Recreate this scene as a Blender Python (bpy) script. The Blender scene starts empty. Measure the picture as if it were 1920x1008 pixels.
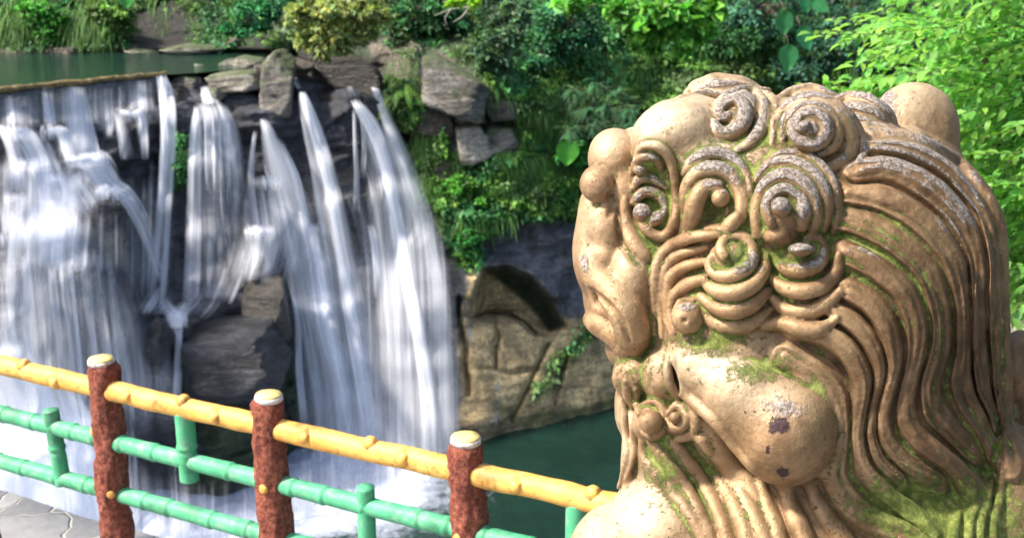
import bpy, math, random
import numpy as np
from mathutils import Vector, Matrix

C = bpy.context.scene.collection
SC = bpy.context.scene
RNG = np.random.default_rng(7)
random.seed(7)

# ------------------------------------------------------------------ camera
CAM = np.array([0.0, 0.0, 2.15])
FPX = 2300.0                      # focal length in pixels of a 1920 px wide picture
PITCH = math.radians(16.0)
cp, sp = math.cos(PITCH), math.sin(PITCH)
cd = bpy.data.cameras.new('camera'); cam = bpy.data.objects.new('camera', cd); C.objects.link(cam)
cam.location = CAM.tolist(); cam.rotation_euler = (math.radians(90) - PITCH, 0, 0)
cd.sensor_width = 36.0; cd.lens = FPX / 1920 * 36.0
cd.clip_start = 0.05; cd.clip_end = 400
cd.dof.use_dof = True; cd.dof.focus_distance = 1.52; cd.dof.aperture_fstop = 13.0
SC.camera = cam

# ------------------------------------------------------------------ light
SUN = Vector((-0.63, -0.15, 0.76)).normalized()
SUN_EL = math.asin(SUN.z); SUN_AZ = math.atan2(SUN.x, SUN.y)
w = bpy.data.worlds.new("World"); SC.world = w; w.use_nodes = True
nt = w.node_tree; bgn = nt.nodes['Background']
sky = nt.nodes.new('ShaderNodeTexSky'); sky.sky_type = 'NISHITA'; sky.sun_disc = False
sky.sun_elevation = SUN_EL; sky.sun_rotation = SUN_AZ
sky.air_density = 1.0; sky.dust_density = 3.0; sky.ozone_density = 1.0
nt.links.new(sky.outputs[0], bgn.inputs[0]); bgn.inputs[1].default_value = 0.15
sl = bpy.data.lights.new('sun', 'SUN'); sl.energy = 4.3; sl.angle = math.radians(4.0); sl.color = (1.0, 0.93, 0.82)
so = bpy.data.objects.new('sun', sl); C.objects.link(so)
so.rotation_euler = SUN.to_track_quat('Z', 'Y').to_euler()
SC.view_settings.view_transform = 'Standard'; SC.view_settings.look = 'None'
SC.view_settings.gamma = 1.0; SC.view_settings.exposure = 1.08
SC.render.engine = 'CYCLES'
SC.cycles.use_denoising = True
SC.cycles.transparent_max_bounces = 24
SC.cycles.max_bounces = 6

# ------------------------------------------------------------------ geometry helpers
def ray(px, py):
    """world direction with unit forward depth for a photo pixel"""
    x = (np.asarray(px, float) - 960) / FPX; y = (np.asarray(py, float) - 504) / FPX
    x, y = np.broadcast_arrays(x, y)
    return np.stack([x, -y * sp + cp, -y * cp - sp], -1)
def at_depth(px, py, d):
    return CAM + ray(px, py) * np.asarray(d, float)[..., None]
def at_y(px, py, Y):
    r = ray(px, py); return CAM + r * (np.asarray(Y, float) / r[..., 1])[..., None]
def at_z(px, py, z):
    r = ray(px, py); return CAM + r * ((np.asarray(z, float) - CAM[2]) / r[..., 2])[..., None]

def hash3(i, j, k, s=0):
    h = (i * 374761393 + j * 668265263 + k * 2147483647 + s * 1274126177) & 0xffffffff
    h = ((h ^ (h >> 13)) * 1274126177) & 0xffffffff
    h = h ^ (h >> 16)
    return (h & 0xffff) / 65535.0
def vnoise(P, s=0):
    P = np.asarray(P, float); I = np.floor(P).astype(np.int64); F = P - I; F = F * F * (3 - 2 * F)
    r = 0
    for a in (0, 1):
        for b in (0, 1):
            for c in (0, 1):
                wt = (F[..., 0] if a else 1 - F[..., 0]) * (F[..., 1] if b else 1 - F[..., 1]) * (F[..., 2] if c else 1 - F[..., 2])
                r = r + wt * hash3(I[..., 0] + a, I[..., 1] + b, I[..., 2] + c, s)
    return r * 2 - 1
def fbm(P, oct=4, s=0, ridged=False):
    r = 0; a = 1.0; t = 0
    P = np.asarray(P, float)
    for o in range(oct):
        n = vnoise(P * (2 ** o) + o * 17.3, s + o)
        if ridged: n = 1 - 2 * np.abs(n)
        r = r + a * n; t += a; a *= 0.5
    return r / t

def mesh_from(name, V, F, smooth=True, nq=None):
    """V (n,3); F (m,k) equal sized faces"""
    V = np.ascontiguousarray(V, dtype=np.float32); F = np.ascontiguousarray(F, dtype=np.int32)
    me = bpy.data.meshes.new(name)
    me.vertices.add(len(V)); me.vertices.foreach_set('co', V.ravel())
    k = F.shape[1]
    me.loops.add(F.size); me.loops.foreach_set('vertex_index', F.ravel())
    me.polygons.add(len(F)); me.polygons.foreach_set('loop_start', np.arange(0, F.size, k, dtype=np.int32))
    if smooth: me.polygons.foreach_set('use_smooth', np.ones(len(F), bool))
    me.update(calc_edges=True)
    return me
def set_col(me, name, col, domain='POINT'):
    a = me.color_attributes.new(name, 'FLOAT_COLOR', domain)
    c = np.ones((len(col), 4), np.float32); col = np.asarray(col); c[:, :col.shape[1]] = col
    a.data.foreach_set('color', c.ravel())
def set_uv(me, uv):
    l = me.uv_layers.new(name='UVMap')
    vi = np.zeros(len(me.loops), np.int32); me.loops.foreach_get('vertex_index', vi)
    l.data.foreach_set('uv', np.asarray(uv, np.float32)[vi].ravel())
def link(name, me, mat=None, parent=None):
    o = bpy.data.objects.new(name, me); C.objects.link(o)
    if mat is not None: me.materials.append(mat)
    if parent is not None: o.parent = parent
    return o
def empty(name, loc=(0, 0, 0)):
    o = bpy.data.objects.new(name, None); C.objects.link(o); o.location = loc; o.empty_display_size = 0.2
    return o
def tag(o, label=None, cat=None, group=None, kind=None):
    if label: o['label'] = label
    if cat: o['category'] = cat
    if group: o['group'] = group
    if kind: o['kind'] = kind
    return o
def put(parent, loc):
    """parent empty sits at loc; children built in world coordinates get shifted to keep their place"""
    m = Matrix.Translation(Vector(loc))
    parent.location = loc
    for ch in [o for o in bpy.data.objects if o.parent == parent]:
        ch.matrix_parent_inverse = m.inverted()

def grid_faces(nu, nv, closed=False):
    i = np.arange(nu - 1)[:, None]; j = np.arange(nv if closed else nv - 1)[None, :]
    j2 = (j + 1) % nv
    a = i * nv + j; b = i * nv + j2; c = (i + 1) * nv + j2; d = (i + 1) * nv + j
    return np.stack(np.broadcast_arrays(a, b, c, d), -1).reshape(-1, 4)

def catmull(P, n):
    """resample rows of P to n points, smooth, even in arc length (on the first 2-3 columns)"""
    P = np.asarray(P, float)
    if len(P) == 2: t = np.linspace(0, 1, n)[:, None]; return P[0] * (1 - t) + P[1] * t
    Q = np.vstack([2 * P[0] - P[1], P, 2 * P[-1] - P[-2]])
    out = []
    for i in range(1, len(Q) - 2):
        t = np.linspace(0, 1, 12, endpoint=False)[:, None]
        a, b, c, d = Q[i - 1], Q[i], Q[i + 1], Q[i + 2]
        out.append(0.5 * (2 * b + (c - a) * t + (2 * a - 5 * b + 4 * c - d) * t ** 2 + (3 * b - a - 3 * c + d) * t ** 3))
    out.append(P[-1:]); R = np.vstack(out)
    s = np.concatenate([[0], np.cumsum(np.linalg.norm(np.diff(R[:, :2], axis=0), axis=1))])
    u = np.linspace(0, s[-1], n)
    return np.stack([np.interp(u, s, R[:, k]) for k in range(R.shape[1])], 1)

def tube_mesh(P, R, seg=12, cap=True, wob=None):
    """tube through points P (n,3) with radii R (n,), closed ends"""
    P = np.asarray(P, float); n = len(P); R = np.broadcast_to(np.asarray(R, float), (n,)).copy()
    T = np.gradient(P, axis=0); T /= np.linalg.norm(T, axis=1)[:, None] + 1e-12
    ref = np.array([0, 0, 1.0]) if abs(T[0, 2]) < 0.8 else np.array([1.0, 0, 0])
    A = np.zeros_like(P); a = ref
    for i in range(n):
        a = a - T[i] * a.dot(T[i]); a = a / (np.linalg.norm(a) + 1e-12); A[i] = a
    B = np.cross(T, A)
    th = np.linspace(0, 2 * np.pi, seg, endpoint=False)
    if cap:
        P = np.vstack([P[:1], P, P[-1:]]); A = np.vstack([A[:1], A, A[-1:]]); B = np.vstack([B[:1], B, B[-1:]])
        R = np.concatenate([[R[0] * .02], R, [R[-1] * .02]]); n += 2
    V = P[:, None] + R[:, None, None] * (A[:, None] * np.cos(th)[None, :, None] + B[:, None] * np.sin(th)[None, :, None])
    V = V.reshape(-1, 3)
    return V, grid_faces(n, seg, closed=True)
def join_vf(L):
    Vs, Fs, o = [], [], 0
    for V, F in L: Vs.append(V); Fs.append(F + o); o += len(V)
    return np.vstack(Vs), np.vstack(Fs)

# ------------------------------------------------------------------ material helpers
class NT:
    def __init__(s, name):
        s.m = bpy.data.materials.new(name); s.m.use_nodes = True; s.t = s.m.node_tree
        s.b = s.t.nodes['Principled BSDF']; s.out = s.t.nodes['Material Output']
    def n(s, ty, **kw):
        nd = s.t.nodes.new(ty)
        for k, v in kw.items():
            if k.startswith('i_'):
                key = k[2:]; key = int(key) if key.isdigit() else key.replace('_', ' ')
                s.set(nd.inputs[key], v)
            else: setattr(nd, k, v)
        return nd
    def set(s, sock, v):
        if isinstance(v, bpy.types.NodeSocket): s.t.links.new(v, sock)
        elif isinstance(v, bpy.types.Node): s.t.links.new(v.outputs[0], sock)
        else: sock.default_value = v
    def noise(s, scale, detail=4, rough=.55, vec=None, dist=0.0):
        nd = s.n('ShaderNodeTexNoise', i_Scale=scale, i_Detail=detail, i_Roughness=rough, i_Distortion=dist)
        if vec is not None: s.set(nd.inputs['Vector'], vec)
        return nd.outputs['Fac']
    def ramp(s, fac, stops, interp='LINEAR'):
        nd = s.n('ShaderNodeValToRGB'); s.set(nd.inputs[0], fac); cr = nd.color_ramp; cr.interpolation = interp
        while len(cr.elements) < len(stops): cr.elements.new(0.5)
        for e, (p, c) in zip(cr.elements, stops):
            e.position = p
            c = (c, c, c) if isinstance(c, (int, float)) else c
            e.color = (*c, 1)
        return nd.outputs[0]
    def math(s, op, a, b=0.0, clamp=False):
        nd = s.n('ShaderNodeMath', operation=op, use_clamp=clamp); s.set(nd.inputs[0], a); s.set(nd.inputs[1], b); return nd.outputs[0]
    def mix(s, fac, a, b, mode='MIX'):
        nd = s.n('ShaderNodeMix', data_type='RGBA', blend_type=mode)
        s.set(nd.inputs[0], fac); s.set(nd.inputs[6], a if not isinstance(a, tuple) else (*a, 1)); s.set(nd.inputs[7], b if not isinstance(b, tuple) else (*b, 1))
        return nd.outputs[2]
    def attr(s, name, out='Color'):
        return s.n('ShaderNodeAttribute', attribute_name=name).outputs[out]
    def pos(s): return s.n('ShaderNodeNewGeometry').outputs['Position']
    def bump(s, h, strength=.5, dist=.01, normal=None):
        nd = s.n('ShaderNodeBump', i_Strength=strength, i_Distance=dist); s.set(nd.inputs['Height'], h)
        if normal is not None: s.set(nd.inputs['Normal'], normal)
        return nd.outputs[0]
    def P(s, **kw):
        for k, v in kw.items():
            s.set(s.b.inputs[k.replace('_', ' ')], (*v, 1) if isinstance(v, tuple) and len(v) == 3 else v)
        return s.m
# ================================================================== guardian lion statue
# Sculpted as one solid distance field in a frame of x right, y down, z away from the viewer (1 unit = 0.7 mm),
# then meshed with surface nets and split into its parts.
class Sculpt:
    def __init__(s, lo, hi, h):
        s.lo = np.array(lo, float); s.h = h
        s.n = np.ceil((np.array(hi, float) - s.lo) / h).astype(int) + 1
        s.d = np.full(s.n, 60.0, np.float32); s.lab = np.zeros(s.n, np.int8)
        s.core = None; s.fm = None
    def box(s, lo, hi):
        a = np.clip(np.floor((np.array(lo) - s.lo) / s.h).astype(int), 0, s.n)
        b = np.clip(np.ceil((np.array(hi) - s.lo) / s.h).astype(int) + 1, 0, s.n)
        if (b <= a).any(): return None
        g = [(s.lo[i] + s.h * np.arange(a[i], b[i])).astype(np.float32) for i in range(3)]
        return (slice(a[0], b[0]), slice(a[1], b[1]), slice(a[2], b[2])), g[0][:, None, None], g[1][None, :, None], g[2][None, None, :]
    def put(s, sl, d, lab, k, carve=False):
        D = s.d[sl]; L = s.lab[sl]
        if carve:
            hh = np.clip(0.5 - 0.5 * (D + d) / k, 0, 1)
            s.d[sl] = D * (1 - hh) - d * hh + k * hh * (1 - hh)
            return
        if lab is not None: L[d < D] = lab
        if k > 0:
            hh = np.clip(0.5 + 0.5 * (D - d) / k, 0, 1)
            s.d[sl] = D * (1 - hh) + d * hh - k * hh * (1 - hh)
        else: s.d[sl] = np.minimum(D, d)
    def ell(s, c, r, lab, k=10, rot=0, carve=False, tilt=0):
        R = max(r) + 55
        bx = s.box([c[0] - R, c[1] - R, c[2] - R], [c[0] + R, c[1] + R, c[2] + R])
        if bx is None: return
        sl, X, Y, Z = bx; X = X - c[0]; Y = Y - c[1]; Z = Z - c[2]
        a = math.radians(rot); ca, sa = math.cos(a), math.sin(a)
        U = X * ca + Y * sa; V = -X * sa + Y * ca; W = Z
        if tilt:                                   # turn about the vertical axis of the blob
            t = math.radians(tilt); ct, st = math.cos(t), math.sin(t)
            U, W = U * ct + Z * st, -U * st + Z * ct
        q0 = np.sqrt((U / r[0]) ** 2 + (V / r[1]) ** 2 + (W / r[2]) ** 2)
        q1 = np.sqrt((U / r[0] ** 2) ** 2 + (V / r[1] ** 2) ** 2 + (W / r[2] ** 2) ** 2) + 1e-9
        s.put(sl, (q0 * (q0 - 1) / q1).astype(np.float32), lab, k, carve)
    def snap(s):
        """front surface depth for each column, blurred a little"""
        ins = s.d < 0
        hit = ins.any(2); k = ins.argmax(2)
        k1 = np.clip(k, 1, None); I, J = np.indices(k.shape)
        a = s.d[I, J, k1 - 1]; b = s.d[I, J, k1]
        t = np.where(hit, a / (a - b + 1e-6), 0)
        z = s.lo[2] + s.h * (k1 - 1 + t)
        for _ in range(2):
            for j in range(z.shape[1]):
                m = hit[:, j]
                if m.any() and not m.all(): z[:, j] = np.interp(np.arange(len(m)), np.nonzero(m)[0], z[m, j])
        rows = hit.any(1)
        cols = hit.any(0); jj = np.nonzero(cols)[0]
        for j in range(z.shape[1]):
            if not cols[j]: z[:, j] = z[:, jj[np.abs(jj - j).argmin()]]
        for _ in range(3):
            z[1:-1] = (z[:-2] + 2 * z[1:-1] + z[2:]) / 4; z[:, 1:-1] = (z[:, :-2] + 2 * z[:, 1:-1] + z[:, 2:]) / 4
        s.fm = z
    def front(s, x, y):
        u = np.clip((np.asarray(x, float) - s.lo[0]) / s.h, 0, s.n[0] - 1.001); v = np.clip((np.asarray(y, float) - s.lo[1]) / s.h, 0, s.n[1] - 1.001)
        i = u.astype(int); j = v.astype(int); fu = u - i; fv = v - j; z = s.fm
        return z[i, j] * (1 - fu) * (1 - fv) + z[i + 1, j] * fu * (1 - fv) + z[i, j + 1] * (1 - fu) * fv + z[i + 1, j + 1] * fu * fv
    def tube(s, pts, r, lab, lift=0.2, k=3.5, carve=False, zs=None, flat=1.0):
        """ridge along a traced line; r: one radius or (start, middle, end)"""
        P = np.array([p[:2] for p in pts], float)
        L = np.linalg.norm(np.diff(P, axis=0), axis=1).sum(); n = max(4, int(L / 7))
        Q = catmull(P, n); t = np.linspace(0, 1, n)
        rr = np.full(n, float(r)) if np.isscalar(r) else np.interp(t, np.linspace(0, 1, len(r)), r)
        if lab in CURLS and not carve: rr = rr * 1.24; lift = lift - .24; k = max(k, 3.5)
        if lab in (BROW, CHEEK) and not carve: rr = rr * 1.12; lift = lift - .12
        if lab == NECK and not carve: rr = rr * 1.35; lift = lift - .38; k = 5
        z = s.front(Q[:, 0], Q[:, 1])
        zz = z.copy()
        for _ in range(3): zz[1:-1] = (zz[:-2] + zz[1:-1] + zz[2:]) / 3
        lf = lift if np.isscalar(lift) else np.interp(t, np.linspace(0, 1, len(lift)), lift)
        z = zz - lf * rr
        for i in range(n - 1):
            a = np.array([Q[i, 0], Q[i, 1], z[i]]); b = np.array([Q[i + 1, 0], Q[i + 1, 1], z[i + 1]])
            m = max(rr[i], rr[i + 1]) + k + 6
            bx = s.box(np.minimum(a, b) - m, np.maximum(a, b) + m)
            if bx is None: continue
            sl, X, Y, Z = bx; ab = b - a
            h = ((X - a[0]) * ab[0] + (Y - a[1]) * ab[1] + (Z - a[2]) * ab[2]) / (ab.dot(ab) + 1e-6)
            h = np.clip(h, 0, 1)
            d = np.sqrt((X - a[0] - h * ab[0]) ** 2 + (Y - a[1] - h * ab[1]) ** 2 + (Z - a[2] - h * ab[2]) ** 2) - (rr[i] + (rr[i + 1] - rr[i]) * h)
            s.put(sl, d.astype(np.float32), lab, k, carve)
    def ball(s, x, y, r, lab, lift=0.4, k=3, ry=None, rz=None, rot=0):
        z = float(s.front(x, y)) - lift * (rz or r)
        s.ell((x, y, z), (r, ry or r, rz or r), lab, k, rot)
    def dome(s, x, y, rx, ry, hgt, lab, rot=0, k=8, carve=False, sink=1.0):
        """low mound standing hgt above the surface"""
        z = float(s.front(x, y)); rz = (hgt + 30) * sink
        s.ell((x, y, z - hgt + rz), (rx, ry, rz), lab, k, rot, carve)
    def nets(s):
        S = s.d < 0
        C8 = np.zeros(np.array(S.shape) - 1, np.int8)
        for a in (0, 1):
            for b in (0, 1):
                for c in (0, 1):
                    C8 += S[a:S.shape[0] - 1 + a, b:S.shape[1] - 1 + b, c:S.shape[2] - 1 + c]
        act = (C8 > 0) & (C8 < 8); ix = np.argwhere(act)
        idm = np.full(act.shape, -1, np.int32); idm[act] = np.arange(len(ix))
        acc = np.zeros((len(ix), 3)); cnt = np.zeros(len(ix))
        cor = [np.array(q) for q in np.ndindex(2, 2, 2)]
        for a in cor:
            for ax in range(3):
                if a[ax]: continue
                b = a.copy(); b[ax] = 1
                da = s.d[tuple((ix + a).T)]; db = s.d[tuple((ix + b).T)]
                m = (da < 0) != (db < 0); t = da / np.where(m, da - db, 1)
                p = a[None] + t[:, None] * (b - a)[None]
                acc[m] += p[m]; cnt[m] += 1
        V = s.lo + s.h * (ix + acc / cnt[:, None])
        Fs = []
        for ax in range(3):
            o1, o2 = [q for q in range(3) if q != ax]
            sa = [slice(None)] * 3; sb = [slice(None)] * 3; sa[ax] = slice(0, -1); sb[ax] = slice(1, None)
            A = S[tuple(sa)]; B = S[tuple(sb)]
            e = np.argwhere(A != B); e = e[(e[:, o1] > 0) & (e[:, o2] > 0) & (e[:, o1] < S.shape[o1] - 1) & (e[:, o2] < S.shape[o2] - 1)]
            fl = A[tuple(e.T)]
            def cid(d1, d2):
                q = e.copy(); q[:, o1] -= d1; q[:, o2] -= d2; return idm[tuple(q.T)]
            f = np.stack([cid(1, 1), cid(0, 1), cid(0, 0), cid(1, 0)], 1)
            flip = fl if ax != 1 else ~fl
            f[~flip] = f[~flip][:, ::-1]
            Fs.append(f)
        F = np.vstack(Fs); F = F[(F >= 0).all(1)]
        return V, F, ix

VOX = 2.5
S = Sculpt((1030, 118, -300), (1936, 1330, 300), VOX)
(BODY, HEAD, MANE, NOSE, BROW, JAW, EAR, FAR_EAR, CURL_A, CURL_B, CURL_C, CURL_D, CURL_E, CURL_F, LOCK1, LOCK2, LOCK3,
 BEARD1, BEARD2, BEARD, CHEEK, WHISK, TAIL, NECK) = range(24)
CURLS = (CURL_A, CURL_B, CURL_C, CURL_D, CURL_E, CURL_F)
PART = {BODY: 'body', HEAD: 'head', MANE: 'mane', NOSE: 'nose', BROW: 'eyebrow', JAW: 'jaw', EAR: 'ear', FAR_EAR: 'ear',
        CURL_A: 'curl', CURL_B: 'curl', CURL_C: 'curl', CURL_D: 'curl', CURL_E: 'curl', CURL_F: 'curl', LOCK1: 'hair_lock', LOCK2: 'hair_lock',
        LOCK3: 'hair_lock', BEARD1: 'beard_curl', BEARD2: 'beard_curl', BEARD: 'beard', CHEEK: 'cheek_fur', WHISK: 'side_whisker', TAIL: 'tail', NECK: 'neck_fur'}
E_ = S.ell
# --- masses
E_((1440, 430, 0), (235, 250, 200), MANE, 0)
E_((1600, 560, 10), (268, 330, 215), MANE, 30)
E_((1640, 800, 20), (232, 260, 190), MANE, 40)
E_((1400, 640, -10), (200, 260, 180), MANE, 40)
E_((1480, 1130, 30), (330, 300, 215), BODY, 50)
E_((1760, 1060, 40), (200, 210, 200), BODY, 40)
E_((1265, 1040, 10), (150, 165, 160), BODY, 30)          # chest towards the left
E_((1150, 1075, 60), (92, 135, 120), BODY, 14)          # shoulder
E_((1540, 1290, 20), (420, 260, 230), BODY, 50)
E_((1905, 985, 30), (75, 190, 130), BODY, 30)
# --- face
E_((1300, 290, -10), (108, 112, 150), HEAD, 25)          # forehead
E_((1225, 262, -60), (34, 70, 100), HEAD, 30, rot=20)
E_((1215, 480, 10), (95, 185, 130), HEAD, 25)
E_((1160, 400, 0), (66, 90, 95), HEAD, 20)
E_((1262, 850, 10), (78, 150, 120), NECK, 25)
E_((1138, 500, 0), (58, 95, 100), HEAD, 14, rot=-16)
E_((1180, 560, -20), (58, 110, 110), HEAD, 12, rot=-14)  # cheek roll
E_((1139, 575, 10), (42, 70, 90), HEAD, 10, rot=-20)
E_((1170, 655, 0), (34, 42, 80), HEAD, 8, rot=-30)
S.snap()
# nose and nostril
E_((1152, 297, -50), (50, 57, 60), NOSE, 6)
E_((1190, 262, -30), (26, 24, 50), NOSE, 6)
E_((1172, 355, -70), (40, 60, 40), NOSE, 10, rot=0)
E_((1121, 345, -92), (34, 36, 34), NOSE, 3)
# upper lip, pouch and mouth corner
E_((1106, 438, -15), (28, 98, 60), HEAD, 16, rot=4)
E_((1140, 425, -70), (40, 60, 45), HEAD, 10, rot=-6)
E_((1135, 478, -66), (36, 34, 42), HEAD, 10)
E_((1186, 520, -95), (40, 62, 40), HEAD, 12, rot=-8)
S.snap()
S.tube([(1100, 490), (1120, 520), (1150, 550), (1178, 592), (1194, 650)], (14, 22, 26, 28, 22), HEAD, -.25, 14)
S.tube([(1108, 598), (1128, 612), (1152, 626), (1172, 650), (1182, 676)], (15, 18, 18, 16, 10), HEAD, .15, 12)
S.snap()
S.ball(1122, 566, 20, None, 0.2, 6) if False else None
E_((1117, 563, float(S.front(1117, 563)) - 4), (17, 21, 26), HEAD, 9, rot=-35, carve=True)
S.tube([(1108, 542), (1138, 570), (1166, 604), (1180, 640)], (4, 7, 6, 3), HEAD, 0, 6, carve=True)
S.tube([(1172, 375), (1174, 420), (1188, 455), (1212, 482)], (6, 12, 13, 8), HEAD, -.1, 8)
S.tube([(1158, 395), (1162, 440), (1176, 475), (1200, 500)], (3, 5, 5, 3), HEAD, .2, 6, carve=True)
S.tube([(1143, 365), (1150, 385), (1142, 405)], (5, 6, 4), HEAD, .2, 7, carve=True)
# jaw balls
E_((1190, 704, -50), (42, 46, 60), JAW, 4)
E_((1250, 706, -96), (48, 58, 50), JAW, 5, rot=-10)
E_((1305, 760, -80), (60, 60, 60), JAW, 14)
# far ear
E_((1716, 238, 135), (84, 84, 70), FAR_EAR, 5, rot=14)
E_((1735, 290, 130), (66, 90, 62), FAR_EAR, 14, rot=0)
E_((1712, 262, 60), (24, 24, 26), FAR_EAR, 4)
# the lump of fur on top, seen beyond the forehead
E_((1360, 178, 95), (80, 30, 70), LOCK1, 6, rot=0)
E_((1352, 163, 75), (62, 22, 50), LOCK1, 5)
S.snap()
for a in ([(1293, 168), (1320, 152), (1350, 145), (1380, 152)], [(1300, 172), (1340, 162), (1385, 160), (1420, 168)], [(1345, 144), (1375, 148), (1405, 157), (1428, 172)],
          [(1318, 148), (1345, 158), (1378, 168)]):
    S.tube(a, (5, 9, 6), LOCK1, .1, 4)
S.tube([(1270, 186), (1310, 178), (1360, 176), (1440, 172)], (5, 9, 8), LOCK1, .1, 5)
S.tube([(1300, 178), (1350, 169), (1400, 172)], (2, 4, 2), LOCK1, .1, 3, carve=True)
# forehead bulge and creases
S.dome(1262, 248, 78, 58, 26, HEAD, rot=-14, k=18)
S.dome(1330, 300, 70, 34, 12, HEAD, rot=-8, k=16)
S.snap()
# --- far back locks
E_((1622, 232, 20), (62, 52, 70), LOCK2, 6, rot=12)
E_((1522, 192, 45), (64, 30, 60), LOCK3, 6, rot=4)
S.snap()
for a in ([(1548, 200), (1588, 184), (1630, 188), (1668, 216)], [(1560, 212), (1596, 203), (1636, 212), (1668, 240)], [(1575, 230), (1605, 226), (1640, 236), (1668, 258)]):
    S.tube(a, (6, 12, 12, 6), LOCK2, .05, 4)
for a in ([(1450, 190), (1490, 170), (1530, 166), (1562, 180)], [(1462, 200), (1500, 184), (1540, 182), (1570, 196)]):
    S.tube(a, (5, 9, 9, 5), LOCK3, .05, 4)

# --- mane strands
strands = [
 ([(1628, 262), (1702, 270), (1772, 301), (1824, 353), (1853, 406), (1867, 469), (1871, 540), (1872, 640), (1872, 740), (1884, 818), (1892, 874)], (8, 16, 18, 17, 15, 13, 13, 14, 15, 12, 6)),
 ([(1618, 290), (1684, 290), (1745, 316), (1800, 366), (1833, 420), (1850, 482), (1853, 560), (1850, 650), (1852, 716), (1874, 760), (1886, 830)], (10, 16, 17, 16, 15, 14, 12, 12, 12, 10, 5)),
 ([(1601, 326), (1650, 314), (1702, 330), (1754, 362), (1798, 408), (1824, 462), (1834, 556), (1833, 650), (1838, 720), (1860, 770), (1868, 800)], (10, 19, 22, 21, 19, 17, 15, 14, 13, 10, 6)),
 ([(1588, 361), (1650, 370), (1711, 401), (1760, 447), (1794, 504), (1811, 560), (1814, 640), (1804, 700), (1815, 750), (1846, 800), (1862, 850)], (9, 14, 16, 17, 16, 16, 15, 14, 14, 13, 6)),
 ([(1584, 386), (1636, 404), (1702, 436), (1750, 480), (1778, 524), (1790, 570), (1790, 640), (1776, 700), (1785, 758), (1822, 808), (1850, 862)], (6, 9, 11, 12, 12, 12, 12, 12, 13, 11, 5)),
 ([(1580, 410), (1630, 426), (1684, 458), (1728, 497), (1756, 550), (1768, 610), (1762, 670), (1746, 720), (1752, 770), (1790, 812), (1830, 850)], (5, 9, 10, 11, 11, 12, 12, 12, 11, 9, 5)),
 ([(1562, 432), (1615, 450), (1667, 482), (1708, 522), (1732, 560), (1745, 610), (1740, 670), (1722, 725), (1722, 780), (1742, 822), (1778, 850)], (5, 10, 12, 12, 11, 11, 11, 11, 11, 9, 4)),
 ([(1584, 470), (1636, 497), (1680, 530), (1706, 560), (1722, 610), (1716, 670), (1700, 726), (1696, 780), (1722, 824), (1772, 862), (1826, 918)], (9, 14, 16, 15, 14, 13, 12, 12, 16, 20, 6)),
 ([(1586, 506), (1632, 535), (1670, 570), (1694, 615), (1694, 670), (1680, 726), (1672, 780), (1690, 830), (1740, 872), (1800, 912)], (8, 12, 13, 12, 12, 12, 12, 13, 13, 8)),
 ([(1588, 546), (1630, 568), (1662, 610), (1674, 670), (1664, 726), (1652, 775), (1660, 828), (1700, 872), (1760, 900)], (9, 13, 15, 16, 15, 13, 12, 10, 5)),
 ([(1560, 580), (1606, 610), (1640, 655), (1648, 710), (1640, 760), (1634, 812), (1652, 862), (1690, 900)], (8, 14, 16, 15, 13, 11, 9, 4)),
 ([(1490, 612), (1547, 622), (1593, 656), (1617, 702), (1622, 750), (1608, 818), (1622, 874), (1664, 925), (1716, 972), (1755, 1008)], (10, 14, 16, 15, 14, 13, 13, 12, 10, 5)),
 ([(1480, 640), (1514, 660), (1565, 695), (1593, 744), (1596, 800), (1584, 858), (1598, 905), (1640, 945), (1690, 968)], (8, 12, 14, 14, 13, 11, 11, 9, 4)),
 ([(1470, 668), (1520, 700), (1560, 740), (1577, 791), (1573, 845), (1562, 890), (1593, 938), (1655, 975), (1735, 1005), (1770, 1030)], (6, 10, 11, 12, 11, 12, 13, 13, 10, 5)),
 ([(1562, 900), (1575, 950), (1620, 990), (1690, 1020), (1760, 1045)], (6, 13, 16, 16, 8)),
]
for i_, (p, r) in enumerate(strands):
    w_ = (1.05, 1.0, 1.2, .95, 1.15, .8, 1.15, 1.2, .85, 1.2, .95, 1.2, 1.05, 1.25, 1.1)[i_]
    wig = [(x + 4 * math.sin(y * .02 + i_ * 1.9), y + 3 * math.sin(x * .03 + i_)) for x, y in p]
    S.tube(wig, tuple(q * w_ * .86 for q in r), MANE, -.25 if i_ < 3 else .02, 6)
# the locks are broad flat bands parted by sharp grooves: a height field over the traced strands
def _pdist(px, py, pts):
    d = np.full(px.shape, 1e9)
    for p, q in zip(pts[:-1], pts[1:]):
        ex, ey = q - p; t = np.clip(((px - p[0]) * ex + (py - p[1]) * ey) / (ex * ex + ey * ey + 1e-9), 0, 1); d = np.minimum(d, np.hypot(px - p[0] - t * ex, py - p[1] - t * ey))
    return d
gx_ = S.lo[0] + S.h * np.arange(S.n[0]); gy_ = S.lo[1] + S.h * np.arange(S.n[1]); GXX, GYY = np.meshgrid(gx_, gy_, indexing='ij')
wob = 5 * fbm(np.stack([GXX / 70, GYY / 70, GXX * 0], -1), 2, 3)
st_sub = [0, 2, 3, 5, 7, 9, 10, 11, 13]
DD = np.stack([_pdist(GXX + wob, GYY, catmull(np.array(strands[i][0], float), 26)) for i in st_sub])
i1 = DD.argmin(0); d1 = np.take_along_axis(DD, i1[None], 0)[0]
up_ = np.take_along_axis(DD, np.clip(i1 + 1, 0, len(st_sub) - 1)[None], 0)[0]; dn_ = np.take_along_axis(DD, np.clip(i1 - 1, 0, None)[None], 0)[0]
up_ = np.where(i1 == len(st_sub) - 1, 1e6, up_); dn_ = np.where(i1 == 0, 1e6, dn_); other = np.minimum(up_, dn_)
f_ = np.clip(d1 / (d1 + other + 1e-6) * 2, 0, 1)                      # 0 on the spine, 1 in the groove
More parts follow.
